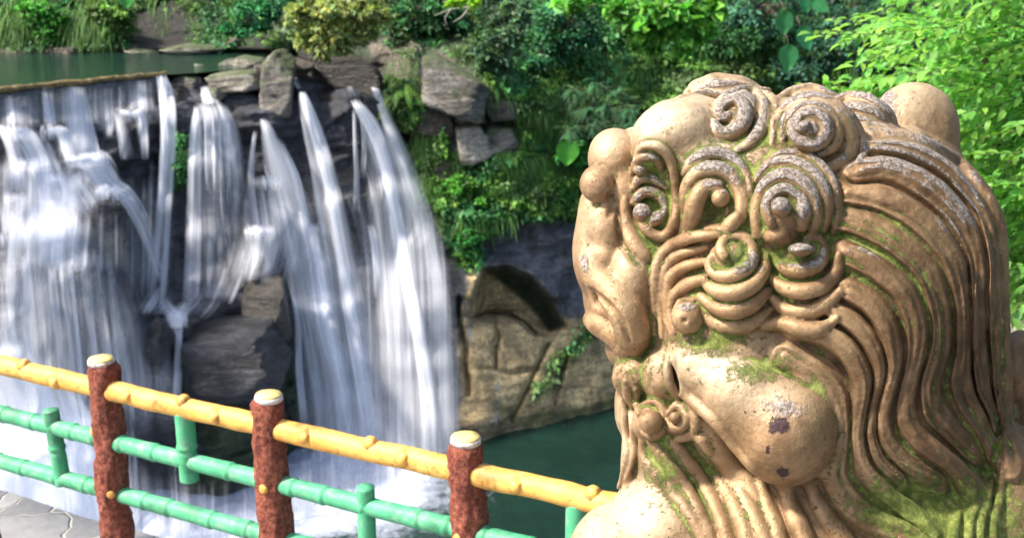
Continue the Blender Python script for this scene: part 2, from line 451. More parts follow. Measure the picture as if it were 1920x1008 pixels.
f_ = np.where(other > 1e5, np.clip(d1 / 20, 0, 1), f_)
wdt = np.clip((d1 + np.where(other > 1e5, d1, other)) / 24, .25, 1)
prof = (1 - f_ ** 2.6) * 15 * wdt + 2.5 * np.cos(f_ * np.pi * 3) * (f_ < .9) * wdt
A_h = prof * np.clip((34 - d1) / 12, 0, 1)
S.snap()
kz = int((150 - S.lo[2]) / S.h)
S.d[:, :, :kz] -= A_h[:, :, None].astype(np.float32)
# two ridges running off low on the back
S.snap()
for a in ([(1862, 890), (1850, 940), (1838, 990), (1842, 1060)], [(1880, 880), (1876, 930), (1862, 985), (1866, 1060)], [(1838, 935), (1820, 975), (1815, 1040)], [(1800, 960), (1790, 1000), (1795, 1050)]):
    S.tube(a, (4, 9, 9, 8), BODY, .25, 5)

# --- curl D : the big dark coil near the top
S.snap()
S.dome(1530, 252, 82, 78, 42, CURL_D, rot=25, k=6)
S.snap()
S.tube([(1448, 268), (1453, 237), (1470, 208), (1505, 190), (1545, 192), (1585, 214), (1610, 250), (1620, 285), (1609, 303)], (5, 8, 9, 10, 11, 11, 10, 9, 5), CURL_D, .1, 3)
S.tube([(1468, 262), (1472, 230), (1492, 206), (1530, 200), (1570, 216), (1592, 248), (1594, 282), (1576, 306), (1545, 318)], (5, 8, 8, 10, 12, 12, 12, 12, 6), CURL_D, .35, 3)
S.snap()
S.dome(1518, 240, 46, 44, 26, CURL_D, k=4)
S.snap()
S.tube([(1480, 222), (1500, 203), (1532, 200), (1560, 220), (1570, 248), (1560, 274), (1536, 290)], (5, 7, 8, 9, 10, 10, 6), CURL_D, .2, 3)
S.tube([(1513, 236), (1500, 240), (1494, 228), (1504, 215), (1525, 212), (1545, 226), (1549, 250), (1530, 268), (1504, 266), (1487, 248), (1484, 230)], (5, 7, 8, 9, 10, 11, 12, 12, 11, 9, 6), CURL_D, .3, 2.5)
S.ball(1510, 234, 9, CURL_D, .6)
# --- curl A : pale coil on the forehead
S.snap()
S.dome(1385, 225, 56, 58, 26, CURL_A, rot=-30, k=6)
S.snap()
S.tube([(1362, 180), (1388, 170), (1416, 178), (1432, 205), (1428, 240), (1408, 268), (1382, 282)], (6, 9, 11, 11, 11, 10, 6), CURL_A, .3, 3)
S.tube([(1420, 172), (1444, 182), (1452, 208), (1446, 238)], (4, 8, 8, 4), CURL_A, .1, 3)
S.snap()
S.tube([(1366, 214), (1356, 222), (1350, 208), (1364, 190), (1382, 186), (1395, 200), (1396, 224), (1384, 242), (1364, 252), (1346, 246), (1340, 230)], (5, 7, 8, 9, 10, 11, 12, 12, 12, 10, 7), CURL_A, .5, 2.5)
# --- eyebrow panel with its rim
S.snap()
S.dome(1222, 355, 44, 88, 14, BROW, rot=-8, k=6)
S.snap()
S.tube([(1192, 292), (1204, 277), (1222, 272), (1244, 282), (1260, 308), (1268, 350), (1268, 400), (1256, 434), (1238, 444), (1216, 434), (1198, 412)], (5, 7, 8, 8, 8, 8, 8, 9, 9, 9, 6), BROW, .6, 3)
S.tube([(1186, 322), (1196, 300), (1214, 292), (1232, 298), (1241, 318)], (6, 8, 8, 8, 5), BROW, .5, 3)
S.ball(1201, 317, 15, BROW, .5, ry=12, rot=-25)
S.tube([(1188, 352), (1198, 337), (1216, 332), (1236, 340), (1250, 352)], (6, 9, 10, 9, 5), BROW, .55, 3)
S.tube([(1189, 380), (1202, 364), (1222, 360), (1242, 372), (1250, 396)], (7, 10, 10, 9, 5), BROW, .55, 3)
S.ball(1204, 399, 18, BROW, .5); S.tube([(1218, 420), (1232, 410), (1246, 398)], (8, 11, 7), BROW, .6, 3)
S.tube([(1206, 377), (1218, 380), (1224, 392)], (4, 7, 5), BROW, .2, 4, carve=True)
# --- curl B : arch with ball
S.snap()
S.dome(1338, 375, 60, 84, 22, CURL_B, k=8)
S.snap()
S.tube([(1284, 326), (1302, 302), (1334, 288), (1366, 295), (1390, 318), (1403, 345), (1404, 372)], (6, 9, 11, 11, 10, 9, 6), CURL_B, .35, 3)
S.tube([(1284, 388), (1290, 350), (1312, 324), (1345, 318), (1374, 334), (1390, 366), (1390, 400), (1374, 425)], (8, 11, 12, 13, 13, 12, 12, 8), CURL_B, .35, 3)
S.snap()
S.ell((1338, 400, float(S.front(1338, 400)) - 2), (23, 42, 20), None, 6, rot=14, carve=True)
S.tube([(1296, 420), (1304, 378), (1322, 352), (1346, 350)], (13, 14, 12, 10), CURL_B, .3, 4)
S.snap(); S.ball(1351, 370, 18, CURL_B, .7)
S.tube([(1352, 436), (1368, 424), (1382, 405)], (8, 12, 8), CURL_B, .2, 5)
S.tube([(1290, 440), (1330, 436), (1365, 430)], (10, 14, 8), CURL_B, 0, 6)
# --- curl E : large coil with ball
S.snap()
S.dome(1490, 385, 84, 92, 34, CURL_E, k=6)
S.snap()
S.tube([(1430, 310), (1470, 290), (1515, 296), (1550, 326), (1567, 366), (1570, 410), (1560, 440)], (5, 8, 9, 9, 9, 8, 5), CURL_E, .15, 3)
S.tube([(1418, 338), (1442, 312), (1480, 304), (1518, 322), (1542, 354), (1549, 400), (1543, 434)], (6, 9, 11, 12, 12, 11, 6), CURL_E, .3, 3)
S.snap()
S.dome(1474, 392, 52, 62, 18, CURL_E, k=4)
S.snap()
S.tube([(1420, 440), (1420, 392), (1434, 352), (1466, 330), (1500, 340), (1522, 370), (1528, 405), (1520, 440)], (8, 11, 11, 12, 13, 13, 12, 8), CURL_E, .35, 3)
S.tube([(1498, 362), (1506, 385), (1504, 425)], (8, 13, 9), CURL_E, .3, 3)
S.tube([(1446, 418), (1438, 390), (1450, 364), (1474, 354), (1492, 366)], (8, 10, 10, 9, 7), CURL_E, .35, 3)
S.snap(); S.ball(1464, 388, 19, CURL_E, .7); S.dome(1464, 440, 36, 26, 10, CURL_E, k=8)
# --- curl C : coil above stacked ridges
S.snap()
S.dome(1385, 535, 60, 96, 34, CURL_C, k=6)
S.snap()
S.tube([(1318, 590), (1350, 608), (1388, 611), (1420, 598), (1444, 580)], (7, 11, 13, 11, 6), CURL_C, .15, 2.5)
S.tube([(1314, 556), (1342, 576), (1376, 581), (1410, 570), (1441, 544)], (7, 11, 14, 12, 7), CURL_C, .45, 2.5)
S.tube([(1318, 522), (1342, 544), (1376, 549), (1410, 535), (1433, 505), (1436, 480)], (7, 11, 13, 12, 11, 6), CURL_C, .7, 2.5)
S.snap(); S.dome(1370, 488, 42, 42, 16, CURL_C, k=4); S.snap()
S.tube([(1358, 481), (1351, 466), (1362, 447), (1388, 442), (1407, 460), (1410, 484), (1396, 505), (1369, 517), (1341, 512), (1331, 494), (1336, 478)], (8, 8, 8, 9, 10, 11, 12, 12, 10, 9, 5), CURL_C, .5, 2.5)
# --- curl F
S.snap()
S.dome(1512, 520, 62, 90, 28, CURL_F, k=6)
S.snap()
S.tube([(1432, 612), (1467, 606), (1500, 616), (1536, 618), (1570, 596)], (7, 12, 13, 11, 6), CURL_F, .1, 2.5)
S.tube([(1450, 560), (1475, 580), (1513, 584), (1548, 570), (1576, 545)], (8, 12, 14, 12, 7), CURL_F, .35, 2.5)
S.tube([(1448, 522), (1472, 540), (1507, 545), (1545, 535), (1570, 508), (1574, 476)], (8, 12, 13, 12, 11, 6), CURL_F, .55, 2.5)
S.snap(); S.dome(1504, 476, 40, 34, 14, CURL_F, k=4); S.snap()
S.tube([(1512, 446), (1534, 446), (1545, 466), (1537, 492), (1507, 507), (1475, 504), (1457, 490)], (5, 8, 9, 11, 12, 11, 7), CURL_F, .5, 2.5)
S.ball(1501, 468, 24, CURL_F, .55, ry=13)
# --- cheek fur beneath the eyebrow
S.snap()
for p, r in [
 ([(1345, 440), (1310, 442), (1270, 455), (1242, 476), (1229, 510), (1227, 560), (1228, 625)], (6, 10, 11, 10, 9, 8, 5)),
 ([(1325, 464), (1290, 472), (1262, 486), (1245, 512), (1240, 555), (1242, 632)], (6, 9, 10, 9, 8, 5)),
 ([(1322, 490), (1285, 500), (1258, 522), (1250, 560), (1252, 600), (1262, 634)], (7, 10, 10, 9, 8, 5)),
 ([(1322, 522), (1288, 534), (1264, 556), (1257, 590), (1266, 622)], (8, 11, 10, 8, 5))]:
    S.tube(p, r, CHEEK, .35, 2.5)
S.snap(); S.ball(1289, 596, 31, CHEEK, .55, rz=26); S.snap()
S.ell((1283, 601, float(S.front(1283, 601)) - 2), (7, 6, 7), CHEEK, 3, carve=True)
S.tube([(1262, 590), (1275, 566), (1300, 562)], (4, 6, 4), CHEEK, .4, 3)
# --- neck and beard
S.snap()
S.dome(1250, 790, 62, 60, 20, BEARD, k=12)
S.snap()
for p, r in [
 ([(1205, 826), (1213, 865), (1255, 913), (1300, 975), (1330, 1040), (1340, 1120)], (6, 8, 9, 9, 9, 8)),
 ([(1222, 826), (1252, 866), (1288, 922), (1322, 985), (1342, 1040), (1360, 1120)], (7, 11, 11, 11, 11, 10)),
 ([(1262, 824), (1290, 868), (1326, 920), (1354, 980), (1372, 1040), (1390, 1120)], (8, 11, 12, 11, 11, 10)),
 ([(1292, 824), (1330, 872), (1362, 920), (1392, 980), (1412, 1050), (1420, 1120)], (7, 10, 12, 12, 12, 10)),
 ([(1340, 850), (1376, 900), (1410, 960), (1440, 1030), (1450, 1120)], (8, 12, 13, 13, 11)),
 ([(1420, 905), (1440, 950), (1462, 1010), (1480, 1110)], (8, 11, 12, 11)),
 ([(1470, 915), (1486, 960), (1512, 1020), (1530, 1110)], (9, 14, 15, 13)),
 ([(1520, 895), (1535, 945), (1572, 1000), (1620, 1060)], (8, 14, 15, 12)),
 ([(1306, 755), (1330, 810), (1364, 862), (1396, 905), (1420, 940)], (10, 15, 18, 16, 9)),
 ([(1290, 770), (1312, 822), (1342, 862), (1366, 900)], (7, 11, 12, 7))]:
    S.tube(p, r, NECK, .2, 3.5)
S.snap()
S.dome(1222, 790, 36, 38, 12, BEARD1, k=5); S.dome(1280, 788, 38, 40, 14, BEARD2, k=5); S.snap()
S.tube([(1204, 758), (1232, 752), (1246, 778), (1240, 806), (1222, 818), (1206, 810)], (5, 8, 9, 9, 9, 6), BEARD1, .3, 3)
S.ball(1220, 790, 23, BEARD1, .6); S.tube([(1212, 782), (1220, 778), (1232, 786)], (5, 8, 6), BEARD1, 1.6, 2)
S.tube([(1276, 758), (1296, 766), (1306, 790), (1294, 814), (1270, 822)], (5, 9, 10, 10, 7), BEARD2, .3, 3)
S.tube([(1256, 772), (1268, 760), (1282, 770), (1286, 788), (1276, 802), (1260, 802), (1252, 788)], (6, 8, 8, 9, 9, 9, 7), BEARD2, .6, 3)
S.ball(1266, 782, 12, BEARD2, 1.0)
S.tube([(1296, 812), (1314, 820), (1330, 846)], (8, 12, 8), BEARD2, .2, 4)
# thin fur hanging at the left edge of the throat
E_((1176, 760, 0), (24, 60, 60), BEARD, 8)
E_((1182, 850, 0), (18, 90, 50), WHISK, 10, rot=4)
S.snap()
S.tube([(1158, 690), (1156, 712), (1166, 735)], (6, 9, 6), BEARD, .1, 4); S.tube([(1172, 716), (1178, 740), (1190, 766)], (6, 9, 5), BEARD, .2, 4)
S.tube([(1192, 730), (1194, 752), (1198, 775)], (5, 8, 5), BEARD, .3, 4)
S.tube([(1168, 740), (1172, 790), (1176, 850), (1166, 895), (1158, 915)], (5, 7, 8, 7, 3), WHISK, .2, 3)
S.tube([(1184, 770), (1190, 830), (1184, 870), (1172, 900)], (6, 8, 7, 3), WHISK, .3, 3)
# --- near ear: fat leaf pointing to the lower right, with a rolled rim
ez = -150
E_((1432, 766, ez + 20), (152, 92, 96), EAR, 3, rot=33, tilt=8)
E_((1482, 812, ez - 14), (92, 102, 92), EAR, 30, rot=30)
E_((1322, 698, ez + 24), (74, 56, 62), EAR, 20, rot=32)
S.snap()
S.tube([(1262, 668), (1262, 700), (1282, 734), (1314, 764), (1352, 800), (1388, 846), (1418, 884)], (7, 9, 9, 9, 9, 9, 6), EAR, .1, 9)
E_((1262, 706, float(S.front(1262, 706)) + 2), (9, 34, 26), EAR, 5, rot=-18, carve=True)
S.tube([(1256, 664), (1252, 690), (1258, 722), (1274, 748)], (7, 8, 8, 6), EAR, .4, 4)
# --- tail knob seen past the mane on the right
E_((1914, 690, 150), (46, 72, 60), TAIL, 5); E_((1915, 850, 150), (34, 70, 50), TAIL, 8); E_((1926, 800, 150), (24, 90, 44), TAIL, 10)

# --- fine surface life, then mesh
V, F, IX = S.nets()
V0 = V.copy()
labv = np.zeros(len(V), int)
dbest = None
g = np.rint((V - S.lo) / S.h).astype(int); g = np.clip(g, 0, S.n - 1)
labv = S.lab[tuple(g.T)].astype(int)
# relax once to hide the lattice
def relax(V, F, it, w):
    for _ in range(it):
        A = np.zeros_like(V); c = np.zeros(len(V))
        for k in range(4):
            a = F[:, k]; b = F[:, (k + 1) % 4]
            for q in range(3): A[:, q] += np.bincount(a, V[b, q], len(V)) + np.bincount(b, V[a, q], len(V))
            c += np.bincount(a, minlength=len(V)) + np.bincount(b, minlength=len(V))
        A /= np.maximum(c, 1)[:, None]; V = V + w * (A - V)
    return V
V = relax(V, F, 2, .6)
def vnormals(V, F):
    n = np.cross(V[F[:, 2]] - V[F[:, 0]], V[F[:, 3]] - V[F[:, 1]]); N = np.zeros_like(V)
    for k in range(4):
        for q in range(3): N[:, q] += np.bincount(F[:, k], n[:, q], len(V))
    return N / (np.linalg.norm(N, axis=1)[:, None] + 1e-9)
# large scale height above its own blurred self = ridge (+) or groove (-)
Vs = relax(V, F, 26, .7)
Nn = vnormals(V, F)
ridge = ((V - Vs) * Nn).sum(1)
if np.corrcoef(ridge, -(Nn[:, 2]))[0, 1] < -2: Nn = -Nn
V = V + Nn * (1.3 * fbm(V / 42.0, 3, 5) + .5 * fbm(V / 11.0, 2, 9))[:, None]
Nn = vnormals(V, F)
def gsum(L, P=V0):
    m = np.zeros(len(P))
    for x, y, rx, ry, a in L: m = np.maximum(m, a * np.exp(-((P[:, 0] - x) / rx) ** 2 - ((P[:, 1] - y) / ry) ** 2))
    return m
moss = gsum([(1232, 360, 45, 100, 1.), (1380, 340, 200, 140, .55), (1400, 320, 60, 40, .9), (1440, 260, 30, 60, .9), (1410, 420, 28, 70, 1), (1385, 480, 50, 50, 1), (1350, 560, 60, 60, .9), (1470, 510, 60, 50, 1), (1560, 440, 60, 60, .8),
             (1640, 470, 90, 70, .9), (1720, 540, 60, 80, .55), (1340, 640, 60, 25, 1.0), (1450, 690, 80, 25, .95), (1530, 730, 30, 60, .7), (1215, 470, 40, 60, .7), (1190, 690, 50, 60, .7), (1225, 750, 60, 40, .7),
             (1240, 860, 45, 50, .9), (1310, 870, 40, 60, .85), (1290, 950, 60, 80, .6), (1700, 940, 100, 60, 1.2), (1840, 960, 90, 90, 1.1), (1780, 980, 90, 60, 1.2), (1760, 640, 40, 200, .45), (1850, 860, 60, 120, .9), (1690, 840, 60, 60, .5),
             (1590, 840, 40, 120, .45), (1120, 400, 18, 30, .5), (1390, 960, 60, 60, .4), (1215, 620, 30, 50, .5), (1330, 200, 60, 40, .1), (1875, 600, 20, 200, .6)])
gro = np.clip((0.6 - ridge) / 2.6, 0, 1)
openm = gsum([(1340, 642, 70, 20, .75), (1430, 690, 70, 26, .6), (1700, 950, 110, 60, .85), (1850, 985, 90, 90, .7), (1780, 985, 110, 70, .8), (1250, 880, 30, 50, .6), (1385, 480, 26, 24, .7), (1460, 480, 30, 20, .7), (1235, 345, 30, 60, .35), (1190, 700, 40, 40, .35)])
mossv = np.clip(np.maximum(moss * np.clip(gro * 1.25, 0, 1), openm * .8), 0, 1)
wear = gsum([(1515, 240, 60, 60, 1.3), (1385, 210, 60, 55, .9), (1640, 205, 60, 40, 1), (1490, 350, 75, 70, 1.25), (1350, 300, 70, 30, .85), (1350, 330, 60, 40, .6), (1222, 320, 40, 40, 1.0), (1215, 390, 40, 40, 1.0),
             (1690, 290, 110, 40, 1.1), (1800, 380, 50, 70, .9), (1750, 345, 70, 40, .7), (1640, 470, 60, 40, .4), (1400, 490, 35, 30, .8), (1505, 470, 50, 40, .8), (1450, 760, 70, 30, .8), (1350, 165, 60, 20, .7), (1095, 500, 14, 30, .8),
             (1370, 570, 60, 10, .5), (1290, 575, 25, 12, .6), (1240, 235, 60, 30, .35), (1530, 175, 60, 14, .7), (1464, 385, 20, 20, 1)])
upn = np.clip(-Nn[:, 1] * .9 - Nn[:, 2] * .25 + .25, 0, 1)
wearv = np.clip(wear * np.clip(.45 + ridge / 3.2, 0, 1) * (.35 + upn), 0, 1)
peel = gsum([(1462, 797, 24, 16, .95), (1470, 884, 15, 11, .85), (1440, 845, 8, 10, .6), (1430, 770, 50, 9, .42)])
dirt_shade = np.clip(np.maximum(.85 * gsum([(1790, 700, 170, 330, 1.15), (1650, 800, 130, 200, 1.), (1500, 640, 60, 60, .35), (1850, 980, 90, 90, .5)]), gro * gsum([(1650, 640, 300, 460, 1.1), (1300, 900, 200, 200, .35), (1500, 850, 90, 60, .6), (1100, 560, 60, 60, .8), (1240, 440, 60, 60, .5), (1400, 400, 300, 300, .85), (1700, 420, 160, 160, .9)])), 0, 1)  # right mane and grooves darkened: shade painted in along with dirt
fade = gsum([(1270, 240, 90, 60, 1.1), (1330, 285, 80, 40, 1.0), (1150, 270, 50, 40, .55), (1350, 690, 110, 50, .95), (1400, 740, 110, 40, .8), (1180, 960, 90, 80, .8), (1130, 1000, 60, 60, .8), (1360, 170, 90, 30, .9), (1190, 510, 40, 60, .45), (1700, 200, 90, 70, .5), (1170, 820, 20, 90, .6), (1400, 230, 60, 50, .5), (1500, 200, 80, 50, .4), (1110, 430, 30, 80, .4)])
fade = np.clip(fade * np.clip(.5 - Nn[:, 1] * .8 - Nn[:, 0] * .3 + ridge * .08, 0, 1), 0, 1)  # paler where it faces the sun: light painted in besides faded paint
# to world
LD = 1.60; LS = FPX / LD
def lion_world(P): return at_depth(P[:, 0], P[:, 1], LD + P[:, 2] / LS)
VW = lion_world(V)
NW = vnormals(VW, F)
cen = lion_world(np.array([[1500., 600, 0]]))[0]
if ((VW - cen) * NW).sum(1).mean() < 0: F = F[:, ::-1].copy(); NW = -NW

def lion_material():
    n = NT('aged_gold_paint'); p = n.pos()
    a = n.attr('mask'); sep = n.n('ShaderNodeSeparateColor'); n.set(sep.inputs[0], a); mo, we, pe = sep.outputs[0], sep.outputs[1], sep.outputs[2]
    s2_ = n.n('ShaderNodeSeparateColor'); n.set(s2_.inputs[0], n.attr('mask2')); di, fa = s2_.outputs[0], s2_.outputs[1]
    big = n.noise(9, 4, .6, p); fine = n.noise(160, 5, .7, p); mid = n.noise(45, 4, .6, p); gran = n.noise(210, 5, .9, p)
    base = n.ramp(big, [(.3, (.17, .095, .045)), (.5, (.29, .175, .085)), (.7, (.43, .29, .155))])
    base = n.mix(n.ramp(mid, [(.45, 0.), (.75, .5)]), base, (.60, .40, .23))
    base = n.mix(n.math('MULTIPLY', n.ramp(fine, [(.62, 0.), (.72, 1.)]), .35), base, (.20, .11, .06))
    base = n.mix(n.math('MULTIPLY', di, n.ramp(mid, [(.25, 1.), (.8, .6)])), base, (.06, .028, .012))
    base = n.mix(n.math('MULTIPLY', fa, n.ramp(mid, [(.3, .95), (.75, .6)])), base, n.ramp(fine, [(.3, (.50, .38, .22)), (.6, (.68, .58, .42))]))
    # worn, lichen grey ridges
    wf = n.ramp(n.math('ADD', we, n.math('MULTIPLY', n.math('SUBTRACT', mid, .5), .9)), [(.28, 0.), (.46, 1.)])
    wcol = n.ramp(gran, [(.36, (.05, .03, .025)), (.47, (.19, .15, .13)), (.60, (.60, .55, .50))])
    base = n.mix(n.math('MULTIPLY', wf, .92), base, wcol)
    mf = n.ramp(n.math('ADD', mo, n.math('MULTIPLY', n.math('SUBTRACT', n.noise(95, 6, .8, p), .5), 2.0)), [(.20, 0.), (.42, 1.)])
    mcol = n.ramp(n.noise(70, 5, .7, p), [(.35, (.055, .095, .012)), (.5, (.15, .20, .03)), (.66, (.36, .40, .11))])
    base = n.mix(n.math('MULTIPLY', mf, .9), base, mcol)
    pf = n.ramp(n.math('ADD', pe, n.math('MULTIPLY', n.math('SUBTRACT', n.noise(70, 7, .85, p), .5), 2.6)), [(.47, 0.), (.52, 1.)])
    base = n.mix(pf, base, (.035, .010, .012))
    h = n.math('ADD', n.math('MULTIPLY', fine, .35), n.math('MULTIPLY', mid, .5))
    h = n.math('ADD', h, n.math('MULTIPLY', n.math('MULTIPLY', gran, wf), 1.1))
    h = n.math('ADD', h, n.math('MULTIPLY', n.math('MULTIPLY', n.noise(300, 4, .8, p), mf), 1.1))
    vor = n.n('ShaderNodeTexVoronoi', i_Scale=120.0); n.set(vor.inputs['Vector'], p)
    pit = n.math('MULTIPLY', n.ramp(vor.outputs['Distance'], [(.04, 0.), (.16, 1.)]), .22)
    h = n.math('ADD', h, n.math('MULTIPLY', pit, n.ramp(big, [(.4, 0.), (.6, 1.)])))
    h = n.math('SUBTRACT', h, n.math('MULTIPLY', pf, .6))
    met = n.math('MULTIPLY', n.math('SUBTRACT', 1.0, n.math('MAXIMUM', n.math('MAXIMUM', mf, wf), n.math('MAXIMUM', pf, fa))), .42)
    rough = n.math('ADD', n.math('MULTIPLY', n.math('MAXIMUM', mf, n.math('MULTIPLY', wf, .3)), .45), n.ramp(mid, [(.3, .48), (.7, .66)]))
    return n.P(Base_Color=base, Metallic=met, Roughness=rough, Normal=n.bump(h, 1.0, .0032), Specular_IOR_Level=.5)
LM = lion_material()
lion = empty('lion_statue')
tag(lion, 'large gold painted guardian lion statue with a mossy curled mane', 'statue')
fl = labv[F]; flab = np.sort(fl, axis=1)[:, 1]
LPART = {}
for lb in np.unique(flab):
    m = flab == lb
    if m.sum() < 60: flab[m] = MANE if V0[F[m][0, 0], 0] > 1350 else HEAD
LLAB = {EAR: 'near ear, a fat drooping leaf shape with moss and a chip of peeled paint', FAR_EAR: 'far ear, rounded and rising behind the mane', CURL_D: 'large top curl with dark pitted worn paint',
        CURL_A: 'pale curl on the forehead', CURL_B: 'curl shaped as an arch over a small ball', CURL_E: 'large curl with a dark worn ball at its centre', CURL_C: 'curl above three stacked ridges', CURL_F: 'curl with an oval button beside the mane strands'}
for lb in np.unique(flab):
    m = flab == lb; f = F[m]; u, inv = np.unique(f, return_inverse=True)
    me = mesh_from(PART[lb], VW[u], inv.reshape(f.shape))
    set_col(me, 'mask', np.stack([mossv, wearv, peel], 1)[u]); set_col(me, 'mask2', np.stack([dirt_shade, fade, fade * 0], 1)[u])
    me.normals_split_custom_set_from_vertices([tuple(v) for v in NW[u]])
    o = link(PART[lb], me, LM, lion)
    if lb in LLAB: o['label'] = LLAB[lb]
del S
# pedestal below the picture
bx0 = at_depth(1090, 1300, 1.75); bx1 = at_depth(1900, 1300, 1.75)
zt = float(lion_world(np.array([[1500., 1322, 0]]))[0][2]) + .05
cx = float((bx0[0] + bx1[0]) / 2); cy = float(VW[:, 1].mean())
def bevel_box(cx, cy, cz, sx, sy, sz, b=.012):
    import bmesh
    bm = bmesh.new(); bmesh.ops.create_cube(bm, size=1.0)
    for v in bm.verts: v.co = Vector((cx + v.co.x * sx, cy + v.co.y * sy, cz + v.co.z * sz))
    bmesh.ops.bevel(bm, geom=bm.edges[:], offset=b, segments=2, profile=.5, affect='EDGES')
    me = bpy.data.meshes.new('box'); bm.to_mesh(me); bm.free(); return me
n = NT('pedestal_stone'); p = n.pos()
PM = n.P(Base_Color=n.ramp(n.noise(14, 6, .6, p), [(.3, (.16, .15, .13)), (.7, (.30, .28, .25))]), Roughness=.85, Normal=n.bump(n.noise(60, 5, .6, p), .5, .004))
ped = empty('pedestal', (cx, cy, 0)); tag(ped, 'grey stone block carrying the gold lion statue', 'pedestal')
link('plinth', bevel_box(cx, cy, (zt - .12) / 2, .46, .36, zt - .12), PM, ped); link('cap_slab', bevel_box(cx, cy, zt - .0605, .52, .42, .119), PM, ped)
put(ped, (cx, cy, 0)); put(lion, (cx, cy, zt))
# ================================================================== fence
H0 = 1.30                                        # post tops lie this far below the eye
def at_drop(px, py, drop): return at_z(px, py, CAM[2] - drop)
p1 = at_drop(189, 672, H0); p3 = at_drop(873, 818, H0)
fd = (p3 - p1) / 2
posts = [p1 + fd * k for k in (-1, 0, 1, 2, 3)]
n = NT('red_brown_bark_paint'); p = n.pos()
h = n.math('ADD', n.noise(55, 5, .7, p), n.math('MULTIPLY', n.noise(230, 3, .7, p), .35))
BARK = n.P(Base_Color=n.ramp(n.noise(60, 5, .75, p), [(.34, (.075, .014, .008)), (.5, (.24, .052, .026)), (.66, (.42, .14, .08))]), Roughness=.8, Normal=n.bump(h, 1.0, .016))
def paint(name, c0, c1, dirt_shade, rough=.58, sc=18, bumpd=.0015):
    n = NT(name); p = n.pos()
    c = n.ramp(n.noise(sc, 5, .6, p), [(.3, c0), (.7, c1)])
    c = n.mix(n.ramp(n.noise(34, 7, .8, p), [(.52, 0.), (.60, .85)]), c, dirt_shade)
    c = n.mix(1., c, n.ramp(n.noise(7, 6, .7, p), [(.34, .5), (.5, 1.0)]), 'MULTIPLY')
    return n.P(Base_Color=c, Roughness=rough, Normal=n.bump(n.noise(120, 4, .6, p), .5, bumpd))
YEL = paint('yellow_paint', (.74, .34, .055), (.84, .48, .12), (.46, .20, .05))
YCUT = paint('pale_yellow_paint', (.80, .56, .16), (.86, .66, .27), (.60, .38, .10))
RIM = paint('chipped_white_rim', (.55, .50, .46), (.75, .70, .64), (.3, .12, .08))
GRN = paint('green_paint', (.045, .30, .135), (.085, .40, .21), (.19, .34, .23))
fence = empty('fence'); tag(fence, 'painted concrete fence of red posts with a yellow log rail and green bamboo rails', 'fence')
def path_noise(P, amp, sc, s):
    return P + amp * np.stack([vnoise(P * sc + 11, s), vnoise(P * sc + 37, s + 1), vnoise(P * sc + 71, s + 2)], 1)
ZG = 0.0
for i, q in enumerate(posts):
    top = q[2]; nn = 60
    zz = np.linspace(top - .012, ZG - .25, nn); P = np.stack([np.full(nn, q[0]), np.full(nn, q[1]), zz], 1)
    P[:, :2] += .006 * np.stack([vnoise(np.stack([zz * 5, zz * 0 + i, zz * 0], 1), 3), vnoise(np.stack([zz * 5, zz * 0 + i, zz * 0 + 5], 1), 4)], 1)
    V, F = tube_mesh(P, np.linspace(.0395, .046, nn), 40)
    c = np.stack([np.full(len(V), q[0]), np.full(len(V), q[1]), V[:, 2]], 1); d = V - c
    f = 1 + .12 * fbm(V * np.array([30, 30, 18]), 3, 5 + i) + .24 * np.clip(fbm(V * np.array([55, 55, 26]), 3, 17 + i, True), 0, 1)
    f *= 1 + .07 * (V[:, 2] < top - .02)
    V = c + d * np.where(V[:, 2] > top - .015, .985, f)[:, None]
    po = link('post', mesh_from('post', V, F), BARK, fence)
    rv, rf = tube_mesh([[q[0], q[1], top - .017], [q[0], q[1], top - .003]], [.0405, .0395], 40)
    link('rim', mesh_from('rim', rv, rf), RIM, po)
    a = np.linspace(0, 1, 6); P = np.stack([a * 0 + q[0], a * 0 + q[1], top - .010 + .012 * a], 1)
    cv, cf = tube_mesh(P, .0365 + a * 0, 36); cv[:, 2] += .0010 * vnoise(cv * 60, 2)
    link('cut_top', mesh_from('cut_top', cv, cf), YCUT, po)
    for (ang, dz, rr) in (((-2.1, -.275, .014), (-1.0 - .3 * i, -.455, .0125)) if i != 1 else ((-2.95, -.235, .015), (-1.45, -.435, .0125))):
        o = np.array([math.cos(ang), math.sin(ang), 0]); c0 = np.array([q[0], q[1], top + dz])
        kv, kf = tube_mesh([c0 + o * .03, c0 + o * .047, c0 + o * .050], [rr * 1.15, rr, rr * .8], 16)
        link('branch_stub', mesh_from('branch_stub', kv, kf), YEL, po)
up = np.array([0, 0, 1.0]); dirf = fd / np.linalg.norm(fd); L = np.linalg.norm(fd)
front = np.cross(dirf, up); front = front if front[1] < 0 else -front
def rail_pt(k, t, drop): return posts[k] + fd * t - up * drop
